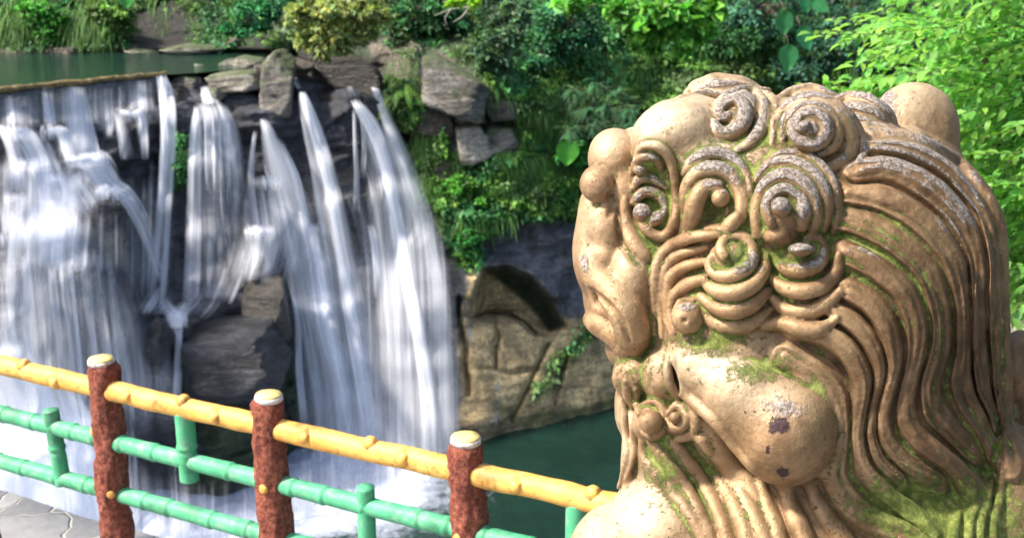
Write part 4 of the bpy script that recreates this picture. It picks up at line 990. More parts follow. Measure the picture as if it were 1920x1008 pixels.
def weir_y(px, py):
    lyy = np.interp(px, [a for a, b in lip], [b for a, b in lip]); Yl_ = at_z(px, lyy, ZP)[..., 1]; z = np.clip((np.asarray(py) - lyy) * Yl_ / FPX, 0, None)
    return np.where((np.asarray(px) < 312) & (z < 2.0), Yl_ - .16 - z * .10, 99)
def cliff_smooth(px, py):
    """nearest rock within reach of the sheet"""
    return np.minimum.reduce([cliff_y(px, py), cliff_y(px + 8, py), cliff_y(px - 8, py), bilin(px, py), weir_y(px, py)])
def stream(pts, dens=.6, off=.25, fade0=6, fade1=40, nseg=22, soft=1.0, name='waterfall', bulge=.06):
    """pts: (x, y, half width) down the flow"""
    P = np.array(pts, float); L = np.linalg.norm(np.diff(P[:, :2], axis=0), axis=1).sum(); m = max(12, int(L / 7))
    Q = catmull(P, m); t = np.linspace(0, 1, m); s = t * L
    d = np.gradient(Q[:, :2], axis=0); d /= np.linalg.norm(d, axis=1)[:, None]; nrm = np.stack([-d[:, 1], d[:, 0]], 1); nrm = nrm * np.sign(nrm[:, :1] + 1e-9)
    # spread sideways mostly along x so sheets stay hanging
    nrm = nrm * .35 + np.array([1, 0]) * .65; nrm /= np.linalg.norm(nrm, axis=1)[:, None]
    v = np.linspace(-1, 1, nseg)
    X = Q[:, :1] + nrm[:, :1] * v * Q[:, 2:3]; Yp = Q[:, 1:2] + nrm[:, 1:] * v * Q[:, 2:3]
    Yc = cliff_smooth(X, Yp)
    Yl = Yc.min(1) * .6 + Yc.mean(1) * .4 if nseg else 0
    Yw = Yc * .65 + Yl[:, None] * .35
    Yw = np.minimum.accumulate(Yw, axis=0)                    # water never falls back into the rock
    for _ in range(4): Yw[1:-1] = (Yw[:-2] + 2 * Yw[1:-1] + Yw[2:]) / 4
    Yw = Yw - off - bulge * (1 - v ** 2)[None]
    G = at_y(X, Yp, Yw)
    mppx = 36 / FPX
    U = (v[None] * Q[:, 2:3] * mppx); W = np.repeat((s * mppx)[:, None], nseg, 1)
    ed = (1 - np.abs(v) ** (2.0 * soft)) ** 1.2
    e = ed[None] * (np.clip(s / (fade0 * 2.2 + 4), 0, 1) * np.clip((L - s) / fade1, 0, 1))[:, None]
    me = mesh_from(name, G.reshape(-1, 3), grid_faces(m, nseg)); set_uv(me, np.stack([U.ravel(), W.ravel()], 1))
    dn = np.full(e.size, dens) if np.isscalar(dens) else np.repeat(np.interp(t, np.linspace(0, 1, len(dens)), dens), nseg)
    set_col(me, 'flow', np.stack([e.ravel(), dn, np.full(e.size, random.random())], 1))
    o = link(name, me, WATER); tag(o, kind='structure'); return o
# left cascade: off the weir
for q, d in (([(24, 178, 30), (26, 205, 32), (30, 242, 36)], .62), ([(22, 178, 14), (30, 240, 18)], .8), ([(88, 172, 26), (92, 200, 28), (98, 236, 30)], .55), ([(84, 172, 8), (94, 236, 10)], .8), ([(118, 170, 5), (124, 232, 7)], .6),
             ([(140, 162, 18), (147, 225, 26), (154, 290, 36)], .85), ([(152, 162, 8), (164, 230, 13), (174, 292, 18)], .85), ([(198, 162, 26), (200, 200, 28), (202, 250, 28)], .48), ([(200, 196, 7), (204, 258, 11)], .7), ([(230, 158, 8), (230, 205, 9)], .6),
             ([(262, 150, 26), (264, 180, 28), (268, 214, 30)], .62), ([(176, 168, 5), (182, 236, 8)], .45), ([(60, 176, 12), (64, 238, 14)], .45), ([(218, 205, 10), (232, 250, 14), (240, 300, 16)], .6), ([(150, 160, 140), (150, 200, 145), (152, 235, 150)], .3)):
    stream(q, d, .12, 8, 14, 16)
stream([(5, 232, 16), (20, 262, 16), (32, 310, 15), (40, 360, 22)], .9, .3, 5, 30)
stream([(40, 240, 24), (62, 270, 30), (84, 320, 42), (100, 380, 50), (105, 440, 56)], (.95, .9, .9, .9), .35, 5, 12)
stream([(98, 238, 14), (118, 252, 18), (132, 300, 20)], .85, .3, 5, 20)
stream([(150, 290, 38), (180, 308, 34), (205, 345, 26), (232, 362, 20), (258, 400, 18), (280, 450, 15), (300, 510, 13), (318, 545, 10)], (.95, .95, .9, .8, .7, .5), .3, 6, 40)
stream([(225, 212, 28), (262, 218, 16), (272, 300, 9)], .75, .25, 4, 40)
stream([(160, 300, 26), (170, 345, 26)], .9, .35, 4, 14); stream([(120, 330, 40), (150, 370, 50), (170, 400, 30)], .8, .4, 10, 20)
stream([(20, 300, 30), (20, 420, 36)], .45, .3, 10, 10); stream([(100, 300, 60), (100, 400, 70), (96, 480, 80)], .6, .6, 20, 30)
stream([(25, 388, 26), (30, 440, 30)], .7, .3, 10, 10)
stream([(95, 385, 70), (90, 430, 88), (86, 462, 98), (84, 500, 104)], .75, .9, 14, 20)
stream([(90, 400, 140), (90, 450, 150), (90, 510, 155)], .5, .6, 14, 14)
for x, w_, d in ((20, 10, .5), (52, 9, .85), (72, 7, .5), (100, 10, .8), (120, 8, .85), (134, 9, .8), (160, 8, .6), (186, 7, .55), (210, 6, .4)):
    stream([(x - 6, 474, w_), (x + 2, 560, w_ * 1.1), (x + 6 + x * .05, 640, w_ * 1.2), (x + 8 + x * .09, 730, w_ * 1.4)], d, .45, 10, 60, 12)
stream([(100, 470, 120), (110, 600, 150), (120, 740, 175)], (.35, .33, .45), .5, 8, 60, 40)
stream([(150, 600, 170), (160, 700, 190), (170, 800, 190)], (.3, .5, .6), .8, 60, 60, 40)
stream([(-10, 560, 30), (0, 640, 60), (20, 720, 90), (50, 800, 130), (70, 900, 150), (80, 1000, 170)], (.5, .9, 1.25, 1.3, 1.3), 1.3, 40, 5, 40)
stream([(60, 690, 90), (80, 780, 130), (90, 860, 150), (100, 1020, 160)], (.6, 1.1, 1.3, 1.3), 1.7, 50, 5, 40)
stream([(195, 500, 60), (230, 600, 70), (250, 720, 80), (255, 840, 70)], (.25, .35, .4, .3), .5, 30, 80, 30)
stream([(200, 740, 40), (215, 850, 50), (225, 1020, 60)], (.6, .75, .7), 1.0, 50, 5, 24)
# slim fall off the end of the weir
stream([(303, 142, 11), (312, 180, 16), (316, 240, 16), (312, 330, 15), (304, 430, 16), (296, 520, 20), (290, 590, 26)], (.92, .9, .85, .75, .6, .4), .5, 3, 80, 14)
stream([(306, 140, 7), (308, 250, 8), (300, 400, 8)], .95, .6, 3, 60, 10)
stream([(262, 150, 14), (264, 210, 18)], .5, .5, 3, 10, 12); stream([(300, 300, 26), (296, 420, 40), (290, 560, 55)], (.3, .4, .3), .4, 60, 60, 20)
# second fall
stream([(384, 162, 9), (388, 182, 12), (396, 196, 18)], .97, .35, 4, 8, 10)
stream([(386, 190, 24), (398, 214, 34), (404, 270, 44), (408, 350, 52), (408, 430, 56)], (.85, .75, .55, .5), .4, 6, 60, 30)
stream([(372, 200, 9), (366, 260, 12), (364, 360, 14), (362, 470, 16), (360, 570, 20)], (.8, .7, .6, .5), .45, 8, 60, 12)
stream([(418, 196, 10), (438, 250, 14), (450, 330, 14), (452, 400, 14)], (.85, .7, .5, .4), .45, 6, 50, 12)
stream([(398, 340, 50), (400, 440, 60), (396, 560, 60)], (.35, .45, .35), .5, 40, 60, 26)
for x in (385, 400, 412, 428): stream([(x, 215, 3), (x + 2, 300, 4), (x + 4, 360, 5)], .8, .5, 8, 30, 6)
# third : from under the pale slab, spreading to the right
stream([(492, 222, 7), (500, 240, 12), (512, 280, 22), (532, 340, 34), (552, 420, 42), (574, 520, 44), (600, 640, 44), (620, 760, 46), (632, 880, 50), (640, 1020, 54)], (.95, .9, .7, .65, .7, .7, .7, .6), .5, 3, 10, 30)
stream([(478, 246, 4), (472, 300, 7), (470, 360, 12), (478, 430, 26), (500, 500, 40)], (.8, .7, .6, .4), .4, 4, 50, 12)
stream([(520, 260, 8), (552, 330, 10), (566, 400, 12), (584, 480, 16), (600, 600, 18), (630, 720, 22), (645, 840, 24)], (.8, .8, .85, .85, .8, .6), .7, 20, 80, 14)
stream([(500, 330, 40), (510, 400, 60), (520, 480, 60)], (.5, .55, .5), .5, 30, 60, 24)
stream([(500, 420, 24), (494, 480, 34), (480, 530, 36)], (.6, .6, .35), .4, 20, 30, 20)
stream([(470, 440, 30), (462, 480, 36), (448, 530, 40)], .45, .5, 16, 24, 24); stream([(430, 500, 30), (418, 534, 36), (404, 566, 36)], .5, .5, 16, 18, 24)
stream([(392, 540, 30), (378, 566, 34), (356, 592, 34)], .55, .5, 14, 14, 24); stream([(350, 566, 24), (336, 590, 24), (330, 610, 16)], .7, .5, 10, 14, 18)
stream([(306, 560, 10), (318, 580, 16), (328, 596, 18), (334, 630, 9), (334, 690, 10), (332, 760, 10), (336, 800, 14)], (.7, .95, .9, .95, .85, .8), .5, 10, 40, 10)
stream([(240, 560, 30), (222, 640, 22), (200, 700, 20)], .5, .5, 30, 30, 14); stream([(310, 540, 30), (280, 590, 40)], .6, .5, 20, 20, 14)
stream([(545, 520, 6), (558, 600, 6), (562, 700, 8), (575, 820, 12)], (.7, .8, .6), .5, 20, 60, 8)
stream([(280, 600, 34), (296, 700, 30), (300, 820, 30)], (.25, .35, .3), .4, 30, 60, 16)
# fourth : the tall middle chute
stream([(566, 172, 7), (574, 200, 13), (588, 250, 20), (604, 310, 24), (618, 380, 28), (632, 460, 32), (648, 560, 36), (664, 680, 40), (676, 800, 44), (684, 920, 50), (690, 1030, 52)], (.97, .95, .85, .75, .75, .75, .65, .6), .7, 3, 10, 26)
stream([(572, 190, 7), (594, 270, 9), (618, 360, 11), (636, 460, 12), (660, 600, 15), (684, 740, 17), (704, 880, 22)], (.97, .95, .9, .9, .85, .6), .95, 10, 100, 12)
stream([(588, 420, 10), (602, 500, 14), (622, 620, 16), (650, 760, 22)], (.7, .9, .85, .5), .9, 30, 90, 12)
stream([(548, 140, 5), (562, 168, 6)], .8, .2, 3, 4, 8)
# fifth : broad veil on the right
stream([(664, 186, 8), (680, 210, 14), (700, 244, 22), (722, 310, 36), (740, 400, 56), (752, 520, 84), (758, 650, 100), (762, 780, 104), (764, 900, 108), (764, 1030, 112)], (.92, .85, .62, .5, .48, .45, .45, .5), .8, 3, 6, 46)
stream([(690, 146, 4), (706, 172, 8), (726, 225, 13), (752, 290, 18), (780, 370, 22), (806, 460, 26), (826, 560, 28), (840, 680, 26), (846, 800, 24), (848, 900, 22)], (.9, .95, .85, .7, .55, .45, .4, .35), .6, 3, 120, 18, 1.2)
stream([(672, 200, 7), (704, 262, 9), (730, 340, 12), (748, 430, 14), (768, 540, 15), (792, 660, 16), (806, 780, 18), (810, 900, 22)], (.9, .9, .9, .85, .8, .6), 1.1, 10, 120, 12)
stream([(716, 380, 14), (734, 480, 20), (742, 600, 26), (748, 760, 34)], (.4, .6, .5, .4), 1.2, 60, 120, 14)
stream([(664, 205, 3), (666, 270, 5), (668, 330, 6), (668, 400, 8)], .75, .5, 5, 60, 8); stream([(676, 200, 3), (682, 270, 5), (680, 340, 6)], .75, .5, 5, 40, 8)
stream([(696, 420, 7), (706, 480, 9), (712, 560, 12)], (.95, .9, .5), 1.0, 8, 50, 10)
stream([(700, 700, 120), (705, 820, 130), (710, 1030, 150)], (.25, .55, .75), 1.6, 120, 6, 46)
stream([(740, 820, 110), (745, 930, 130), (745, 1060, 150)], (.35, .8, .9), 2.4, 80, 6, 46)
for q in ([(612, 100, 3), (640, 140, 5), (668, 185, 9)], [(660, 112, 3), (682, 148, 6), (694, 178, 8)], [(628, 112, 3), (650, 150, 5)], [(676, 118, 2), (690, 148, 4)]): stream(q, .55, .12, 10, 6, 8)

for q, d, o in (([(90, 250, 110), (90, 340, 130), (90, 440, 140)], .35, .3), ([(60, 330, 60), (60, 400, 70), (70, 450, 80)], .35, .5), ([(80, 476, 140), (90, 560, 150), (100, 660, 170)], .42, .6), ([(30, 470, 60), (30, 600, 70), (30, 740, 90)], .5, .7),
     ([(600, 300, 50), (640, 420, 80), (680, 560, 110), (700, 760, 150), (705, 900, 160)], (.2, .4, .45, .5, .5), .5), ([(560, 420, 40), (590, 560, 60), (620, 760, 70)], .45, .5), ([(410, 240, 40), (420, 400, 50), (440, 520, 60)], .35, .6),
     ([(730, 330, 50), (750, 480, 90), (755, 640, 104), (758, 800, 106), (760, 1000, 110)], (.4, .5, .5, .5, .5), 1.0), ([(250, 330, 40), (250, 450, 50), (250, 560, 60)], .25, .5), ([(520, 400, 50), (510, 470, 70), (490, 540, 60)], .5, .5)):
    stream(q, d, o, 20, 60, 40)

for x, y, w_, d in ((32, 242, 26, .9), (96, 240, 22, .8), (165, 292, 46, .95), (205, 352, 30, .9), (90, 384, 50, .6), (30, 366, 24, .8), (60, 300, 40, .7), (28, 440, 30, .85), (100, 440, 50, .7), (240, 208, 20, .7), (386, 300, 20, .5), (500, 335, 34, .8), (486, 428, 30, .8), (596, 424, 16, .8), (330, 592, 24, .9), (118, 330, 40, .8), (230, 365, 24, .7)):
    stream([(x - w_ * .1, y - 8, w_ * .8), (x, y + 6, w_), (x + w_ * .05, y + 24, w_ * .95)], d, .75, 4, 18, 20)

# spray standing at the foot of the falls
for q, d, o in (([(700, 800, 120), (705, 900, 150), (700, 1000, 170)], (.3, .6, .8), 3.0), ([(600, 860, 90), (600, 930, 120), (600, 1010, 130)], (.3, .6, .8), 3.4), ([(800, 840, 70), (805, 920, 80), (800, 1000, 90)], (.25, .5, .6), 2.6),
     ([(430, 900, 90), (430, 960, 110), (430, 1030, 120)], (.3, .6, .8), 2.4), ([(280, 860, 80), (285, 940, 110), (290, 1030, 120)], (.4, .8, 1.), 2.2), ([(60, 760, 120), (70, 860, 150), (80, 980, 160)], (.6, 1., 1.1), 2.4)):
    stream(q, d, o, 60, 50, 40, .8)
# ================================================================== separate boulders
def rock_mat(name, c0, c1, c2, moss=.0, rough=.8):
    n = NT(name); p = n.pos()
    mp = n.n('ShaderNodeMapping'); n.set(mp.inputs['Vector'], p); mp.inputs['Scale'].default_value = (.7, .7, 3.2)
    nb = n.noise(1.6, 7, .65, mp.outputs[0]); nf = n.noise(11, 6, .7, p)
    c = n.ramp(nb, [(.32, c0), (.5, c1), (.68, c2)]); c = n.mix(1., c, n.ramp(nf, [(.3, .6), (.7, 1.4)]), 'MULTIPLY'); c = n.mix(1., c, n.ramp(n.noise(.9, 6, .7, p), [(.38, .4), (.5, 1.), (.65, 1.25)]), 'MULTIPLY')
    if moss:
        gn = n.n('ShaderNodeNewGeometry'); sz = n.n('ShaderNodeSeparateXYZ'); n.set(sz.inputs[0], gn.outputs['Normal'])
        f = n.ramp(n.math('ADD', n.math('MULTIPLY', sz.outputs[2], .3), n.noise(2.3, 5, .7, p)), [(.62 - moss * .2, 0.), (.72, 1.)])
        c = n.mix(n.math('MULTIPLY', f, .8), c, (.05, .085, .018))
    return n.P(Base_Color=c, Roughness=rough, Normal=n.bump(n.math('ADD', nb, n.math('MULTIPLY', nf, .45)), 1., .22))
R_PALE = rock_mat('pale_river_rock', (.16, .14, .11), (.30, .27, .22), (.42, .38, .32), .08)
R_BROWN = rock_mat('brown_grey_rock', (.055, .046, .034), (.125, .108, .082), (.20, .172, .135))
R_WET = rock_mat('wet_dark_rock', (.011, .012, .014), (.028, .029, .033), (.085, .085, .095), 0, .32)
R_GREY = rock_mat('layered_grey_rock', (.09, .08, .065), (.21, .19, .16), (.34, .31, .27), .05)
R_WETB = rock_mat('wet_brown_rock', (.03, .026, .022), (.075, .065, .055), (.13, .115, .10), 0, .35)
R_SLAB = rock_mat('leaf_strewn_wet_rock', (.012, .010, .008), (.026, .021, .017), (.055, .042, .03), 0, .35)
def ico(sub):
    import bmesh
    bm = bmesh.new(); bmesh.ops.create_icosphere(bm, subdivisions=sub, radius=1.0)
    V = np.array([v.co[:] for v in bm.verts]); F = np.array([[v.index for v in f.verts] for f in bm.faces]); bm.free(); return V, F
ICO = ico(5); ICO4 = ico(4)
def boulder(px, py, wx_, hy_, mat, label, dep=None, rot=0, seed=0, off=.2, planes=10, Y=None, grp=None, flat=0, boxy=0):
    Yp = float(cliff_smooth(np.array([px]), np.array([py]))[0]) if Y is None else Y
    s = Yp / FPX / cp * .97; rx, rz = wx_ * s, hy_ * s; ry = dep if dep else (rx + rz) / 2
    r = np.random.default_rng(seed * 13 + 5); D, F = ICO
    nrm = r.normal(size=(planes, 3)); nrm /= np.linalg.norm(nrm, axis=1)[:, None]; hgt = r.uniform(.72, 1.0, planes)
    if boxy:
        ax = np.array([[1, 0, .12], [-1, 0, -.08], [0, -1, .15], [0, 1, 0], [.1, -.1, 1], [0, 0, -1.]]) + r.normal(size=(6, 3)) * .13; ax /= np.linalg.norm(ax, axis=1)[:, None]
        ed = nrm[:7]; nrm = np.vstack([ax, ed]); hgt = np.concatenate([np.full(6, .80), r.uniform(.95, 1.12, 7)])
    if flat: nrm = np.vstack([nrm, [0, -.12, 1]]); hgt = np.append(hgt, .62)
    dd = D @ nrm.T; rad = np.where(dd > .05, hgt / np.maximum(dd, .05), 9); srt = np.sort(rad, 1)
    rad = np.minimum(srt[:, 0], 1.25); rad = rad - .05 * np.exp(-((srt[:, 1] - srt[:, 0]) / .06))
    V = D * rad[:, None]
    V = V * (1 + .03 * fbm(V * 2.2 + seed, 4, seed) + .07 * fbm(V * np.array([1.3, 1.3, 7]) + seed, 4, seed + 3, True))[:, None]
    V = V * np.array([rx, ry, rz]); a = math.radians(rot); V = np.stack([V[:, 0] * math.cos(a) + V[:, 2] * math.sin(a), V[:, 1], -V[:, 0] * math.sin(a) + V[:, 2] * math.cos(a)], 1)
    V += at_y(px, py, Yp - off)
    o = link('boulder', mesh_from('boulder', V, F), mat); tag(o, label, 'boulder', grp or 'rocks at the waterfall')
    return o
B = [
 (352, 160, 23, 20, R_PALE, 'small pale rock at the lip beside the end of the weir', 0, 36.0, 0),
 (442, 152, 52, 24, R_PALE, 'broad pale flat rock above the second fall', -6, 36.1, 1),
 (432, 122, 22, 10, R_PALE, 'small pale rock standing in shallow water behind the broad flat one', 0, 38.2, 0),
 (376, 127, 12, 7, R_PALE, 'smallest pale rock in the shallows at the lip', 0, 38.0, 0),
 (520, 166, 36, 68, R_GREY, 'tall upright brown grey rock between the second and third falls', 10, 36.2, 0),
 (462, 204, 46, 40, R_WET, 'dark wet rock under the broad pale flat rock', 0, 36.2, 0),
 (362, 91, 50, 9, R_PALE, 'long low pale rock on the far bank of the pond', 0, 41.6, 0),
 (266, 97, 26, 7, R_PALE, 'short low pale rock on the far bank left of the long one', 0, 41.6, 0),
 (436, 82, 24, 9, R_BROWN, 'low brown rock on the far bank right of the long pale one', 0, 42, 0),
 (40, 96, 44, 12, R_BROWN, 'leftmost low brown rock on the far bank', 0, 41.9, 0),
 (122, 96, 44, 11, R_BROWN, 'second low brown rock from the left on the far bank', 0, 41.8, 0),
 (645, 150, 74, 48, R_SLAB, 'wide dark sloping slab strewn with yellow leaves under the overhanging tree', 24, 38.2, 0),
 (600, 200, 46, 40, R_SLAB, 'dark leaf strewn rock right of the tall middle fall', 20, 37.4, 0),
 (700, 204, 24, 16, R_WET, 'dark wet overhanging block beside the right hand fall', 30, 36.7, 0),
 (636, 238, 34, 13, R_BROWN, 'flat brown layer of rock below the leaf strewn slab', 3, 36.5, 0),
 (640, 312, 34, 42, R_BROWN, 'brown block of rock between the middle and right falls', -8, 36.5, 0),
 (850, 166, 78, 46, R_GREY, 'big sloping grey brown rock high on the right cliff', 24, 36.35, 0),
 (886, 268, 34, 42, R_PALE, 'pale blocky rock below the big sloping one', -8, 36.35, 0),
 (938, 262, 34, 28, R_GREY, 'grey brown block right of the pale blocky rock', 4, 36.6, 0),
 (432, 662, 106, 78, R_WET, 'largest dark wet angular boulder, beside the narrow central stream', -4, 31.3, 1),
 (286, 656, 44, 66, R_WET, 'dark upright boulder left of the narrow central stream', 8, 30.7, 0),
 (500, 585, 50, 60, R_WETB, 'wet brown boulder left of the third fall', 0, 32.7, 0),
 (182, 392, 50, 28, R_WETB, 'dark rock under the bending stream of the left cascade', 10, 31.6, 0),
 (150, 456, 92, 34, R_WETB, 'wide wet brown ledge of the left cascade', 0, 31.4, 0),
 (40, 470, 60, 46, R_WET, 'dark wet ledge at the left edge of the cascade', 0, 29.6, 0),
 (212, 262, 34, 44, R_WET, 'dark rock below the weir right of the wide stream', 0, 34.6, 0),
 (8, 290, 22, 44, R_WET, 'dark rock at the left picture edge under the weir', 0, 31.6, 0),
 (400, 178, 20, 16, R_PALE, 'rounded pale rock low at the lip under the broad flat one', 0, 35.7, 0),
 (470, 118, 26, 12, R_PALE, 'rounded pale rock in the shallows behind the tall upright one', 0, 38.0, 0),
 (498, 132, 18, 14, R_BROWN, 'small brown rock against the left side of the tall upright one', 0, 36.6, 0),
 (560, 128, 24, 18, R_BROWN, 'brown rock in the gap right of the tall upright one', 0, 37.3, 0),
 (335, 182, 16, 26, R_BROWN, 'narrow brown rock beside the slim fall', 0, 35.6, 0),
 (812, 226, 40, 34, R_BROWN, 'brown rock under the left end of the big sloping one', 8, 36.7, 0),
 (940, 206, 36, 26, R_BROWN, 'brown rock tucked under the right end of the big sloping one', -6, 36.9, 0),
 (850, 318, 40, 26, R_BROWN, 'brown rock below the pale blocky rock', 4, 36.7, 0),
 (680, 960, 70, 50, R_WET, 'dark boulder behind the spray at the foot of the middle fall', 0, 34.0, 0),
]
for i, (x, y, a, b, m, lb, ro, Y_, fl_) in enumerate(B): boulder(x, y, a, b, m, lb, rot=ro, seed=i + 1, Y=Y_ + .35, off=.0, flat=fl_, boxy=(a, x) in {(36, 520), (78, 850), (40, 812), (36, 940), (40, 850), (34, 886), (34, 938), (34, 640), (34, 636), (106, 432), (40, 286), (50, 500), (46, 462), (52, 442), (46, 600), (24, 700)})
# ================================================================== vegetation
def leaf_mat(name, trans=.35, rough=.5, spec=.3):
    n = NT(name); a = n.attr('tint')
    n.P(Base_Color=a, Roughness=rough, Specular_IOR_Level=spec)
    t = n.n('ShaderNodeBsdfTranslucent'); bc = n.mix(1., a, (1.15, 1.25, .55), 'MULTIPLY'); n.set(t.inputs[0], bc)
    mx = n.n('ShaderNodeMixShader'); mx.inputs[0].default_value = trans; n.set(mx.inputs[1], n.b); n.set(mx.inputs[2], t); n.t.links.new(mx.outputs[0], n.out.inputs[0])
    return n.m
LEAF = leaf_mat('leaf'); NLEAF = leaf_mat('young_leaf', .5, .4, .4)
n = NT('twig_bark'); p = n.pos(); BARKW = n.P(Base_Color=n.ramp(n.noise(12, 5, .7, p), [(.3, (.035, .025, .018)), (.7, (.12, .09, .065))]), Roughness=.85, Normal=n.bump(n.noise(30, 4, .7, p), .6, .01))
def unit(v): return v / (np.linalg.norm(v, axis=-1, keepdims=True) + 1e-9)
def leaf_quads(P, D, N, ln, wd, fold=.25, shape=.42):
    """one folded four point leaf each: P base, D along, N face normal"""
    D = unit(D); S_ = unit(np.cross(D, N)); N = np.cross(S_, D); ln = np.broadcast_to(ln, (len(P),))[:, None]; wd = np.broadcast_to(wd, (len(P),))[:, None]
    a = P; c = P + D * ln - N * ln * .12; m = P + D * ln * shape + N * wd * fold; l = m + S_ * wd * .5; r = m - S_ * wd * .5
    V = np.stack([a, r, c, l], 1).reshape(-1, 3); F = np.arange(len(V)).reshape(-1, 4); return V, F
def leaf_fine(P, D, N, ln, wd, fold=.18):
    """six point leaf, two quads meeting on the midrib"""
    D = unit(D); S_ = unit(np.cross(D, N)); N = np.cross(S_, D); ln = np.broadcast_to(ln, (len(P),))[:, None]; wd = np.broadcast_to(wd, (len(P),))[:, None]
    g = lambda t, s, z: P + D * ln * t + S_ * wd * s + N * ln * z
    pts = [g(0, 0, 0), g(.30, .42, fold * .5), g(.62, .40, fold * .35), g(1, 0, -.16), g(.62, -.40, fold * .35), g(.30, -.42, fold * .5), g(.45, 0, -.02)]
    V = np.stack(pts, 1); k = len(P); o = np.arange(k)[:, None] * 7
    F = np.concatenate([o + [0, 1, 2, 6], o + [6, 2, 3, 3], o + [0, 6, 4, 5], o + [6, 3, 3, 4]], 0)
    F = np.concatenate([o + [0, 6, 2, 1], o + [6, 4, 3, 2], o + [0, 5, 4, 6]], 0)
    return V.reshape(-1, 3), F
def tints(k, c, var=.3, rng=RNG, yellow=.15):
    c = np.array(c); b = np.exp(rng.normal(0, var, k))[:, None]; h = rng.normal(0, yellow, k)[:, None]
    return np.clip(c * b * np.array([1, 1, 1]) * (1 + h * np.array([1.2, .2, -.6])), .002, .9)
def crown(name, label, cat, blobs, Y, nleaf, ll, c, ratio=.6, clump=.55, var=.3, droop=.3, mat=None, trunk=None, group=None, seed=0, depth=None, cvar=.35, ncl=None, part='crown', bare=()):
    """blobs: (px, py, rx, ry[, Y]) in photo pixels; leaves gather into flattened clumps inside the blobs"""
    rg = np.random.default_rng(seed + 100); Ps = []; Ds = []; Ns = []; Cs = []; twigs = []
    area = np.array([b[2] * b[3] for b in blobs], float); area /= area.sum()
    for b, ar in zip(blobs, area):
        Yb = b[4] if len(b) > 4 else Y; ctr = at_y(b[0], b[1], Yb); s = np.linalg.norm(ctr - CAM) / FPX; rx, rz = b[2] * s, b[3] * s; ry = depth or (rx + rz) * .5
        m = ncl or max(5, int(nleaf * ar / 46)); q = unit(rg.normal(size=(m, 3))) * rg.uniform(.35, 1, (m, 1)) ** .6
        cc = ctr + q * np.array([rx, ry, rz]); cs = clump * min(rx, rz) * rg.uniform(.35, .8, m); k = max(1, int(nleaf * ar / m))
        cb = np.exp(rg.normal(0, cvar, m))
        for j in range(m):
            w3 = rg.normal(size=(k, 3)) * np.array([1, 1, .38]) * cs[j] * .6
            P = cc[j] + w3; P[:, 2] -= .5 * (w3[:, 0] ** 2 + w3[:, 1] ** 2) / (cs[j] + .01) * .6
            out = unit(w3 * np.array([1, 1, .4]) + q[j] * .25 + rg.normal(size=(k, 3)) * .35); out[:, 2] -= droop
            Ps.append(P); Ds.append(out); Ns.append(np.array([0, -.35, 1]) + rg.normal(size=(k, 3)) * .45 + q[j] * .3); Cs.append(tints(k, np.array(c) * cb[j], var, rg))
            if rg.random() < .5: twigs.append((ctr + (cc[j] - ctr) * .1 + rg.normal(size=3) * .1 * rx, cc[j], .012 * rx + .01))
    P = np.vstack(Ps); V, F = leaf_quads(P, np.vstack(Ds), np.vstack(Ns), ll * rg.uniform(.6, 1.25, len(P)), ll * ratio * rg.uniform(.7, 1.2, len(P)))
    me = mesh_from(part, V, F, smooth=False); set_col(me, 'tint', np.repeat(np.vstack(Cs), 4, 0))
    c0 = at_y(blobs[0][0], blobs[0][1], Y); e = empty(name); tag(e, label, cat, group)
    link(part, me, mat or LEAF, e)
    L_ = [tube_mesh(np.array([a, (a + b2) / 2 + rg.normal(size=3) * .1, b2]), [r, r * .7, r * .3], 5) for a, b2, r in twigs[:60]]
    if trunk is not None:
        for tr_ in trunk:
            pts = np.array([at_y(x, y, yy) for x, y, yy, r in tr_]); R = [r for *_, r in tr_]
            Q = catmull(np.hstack([pts, np.array(R)[:, None]]), 24); L_.append(tube_mesh(Q[:, :3], Q[:, 3], 8))
    if trunk or len(L_) > 7:
        tv, tf = join_vf(L_); link('trunk' if trunk else 'stems', mesh_from('trunk', tv, tf), BARKW, e)
    put(e, c0.tolist()); return e
def frond(base, d, ln, droopy, rg, npin=17, wid=.17):
    """fern frond: arching rachis with paired pinnae; returns leaf arrays"""
    t = np.linspace(.06, 1, npin); d = unit(d); P = base + d * (t * ln)[:, None]; P[:, 2] -= droopy * ln * t ** 2
    T_ = np.gradient(P, axis=0); T_ = unit(T_); S_ = unit(np.cross(T_, np.array([0, 0, 1.]))); Nn_ = np.cross(S_, T_)
    wl = ln * wid * np.sin(np.pi * (t * .88 + .10)) ** .8
    P2 = np.vstack([P, P]); D2 = np.vstack([S_ + T_ * .35, -S_ + T_ * .35]); D2[:, 2] -= .15
    return P2, D2, np.vstack([Nn_, Nn_]), np.concatenate([wl, wl]), ln / npin * .95
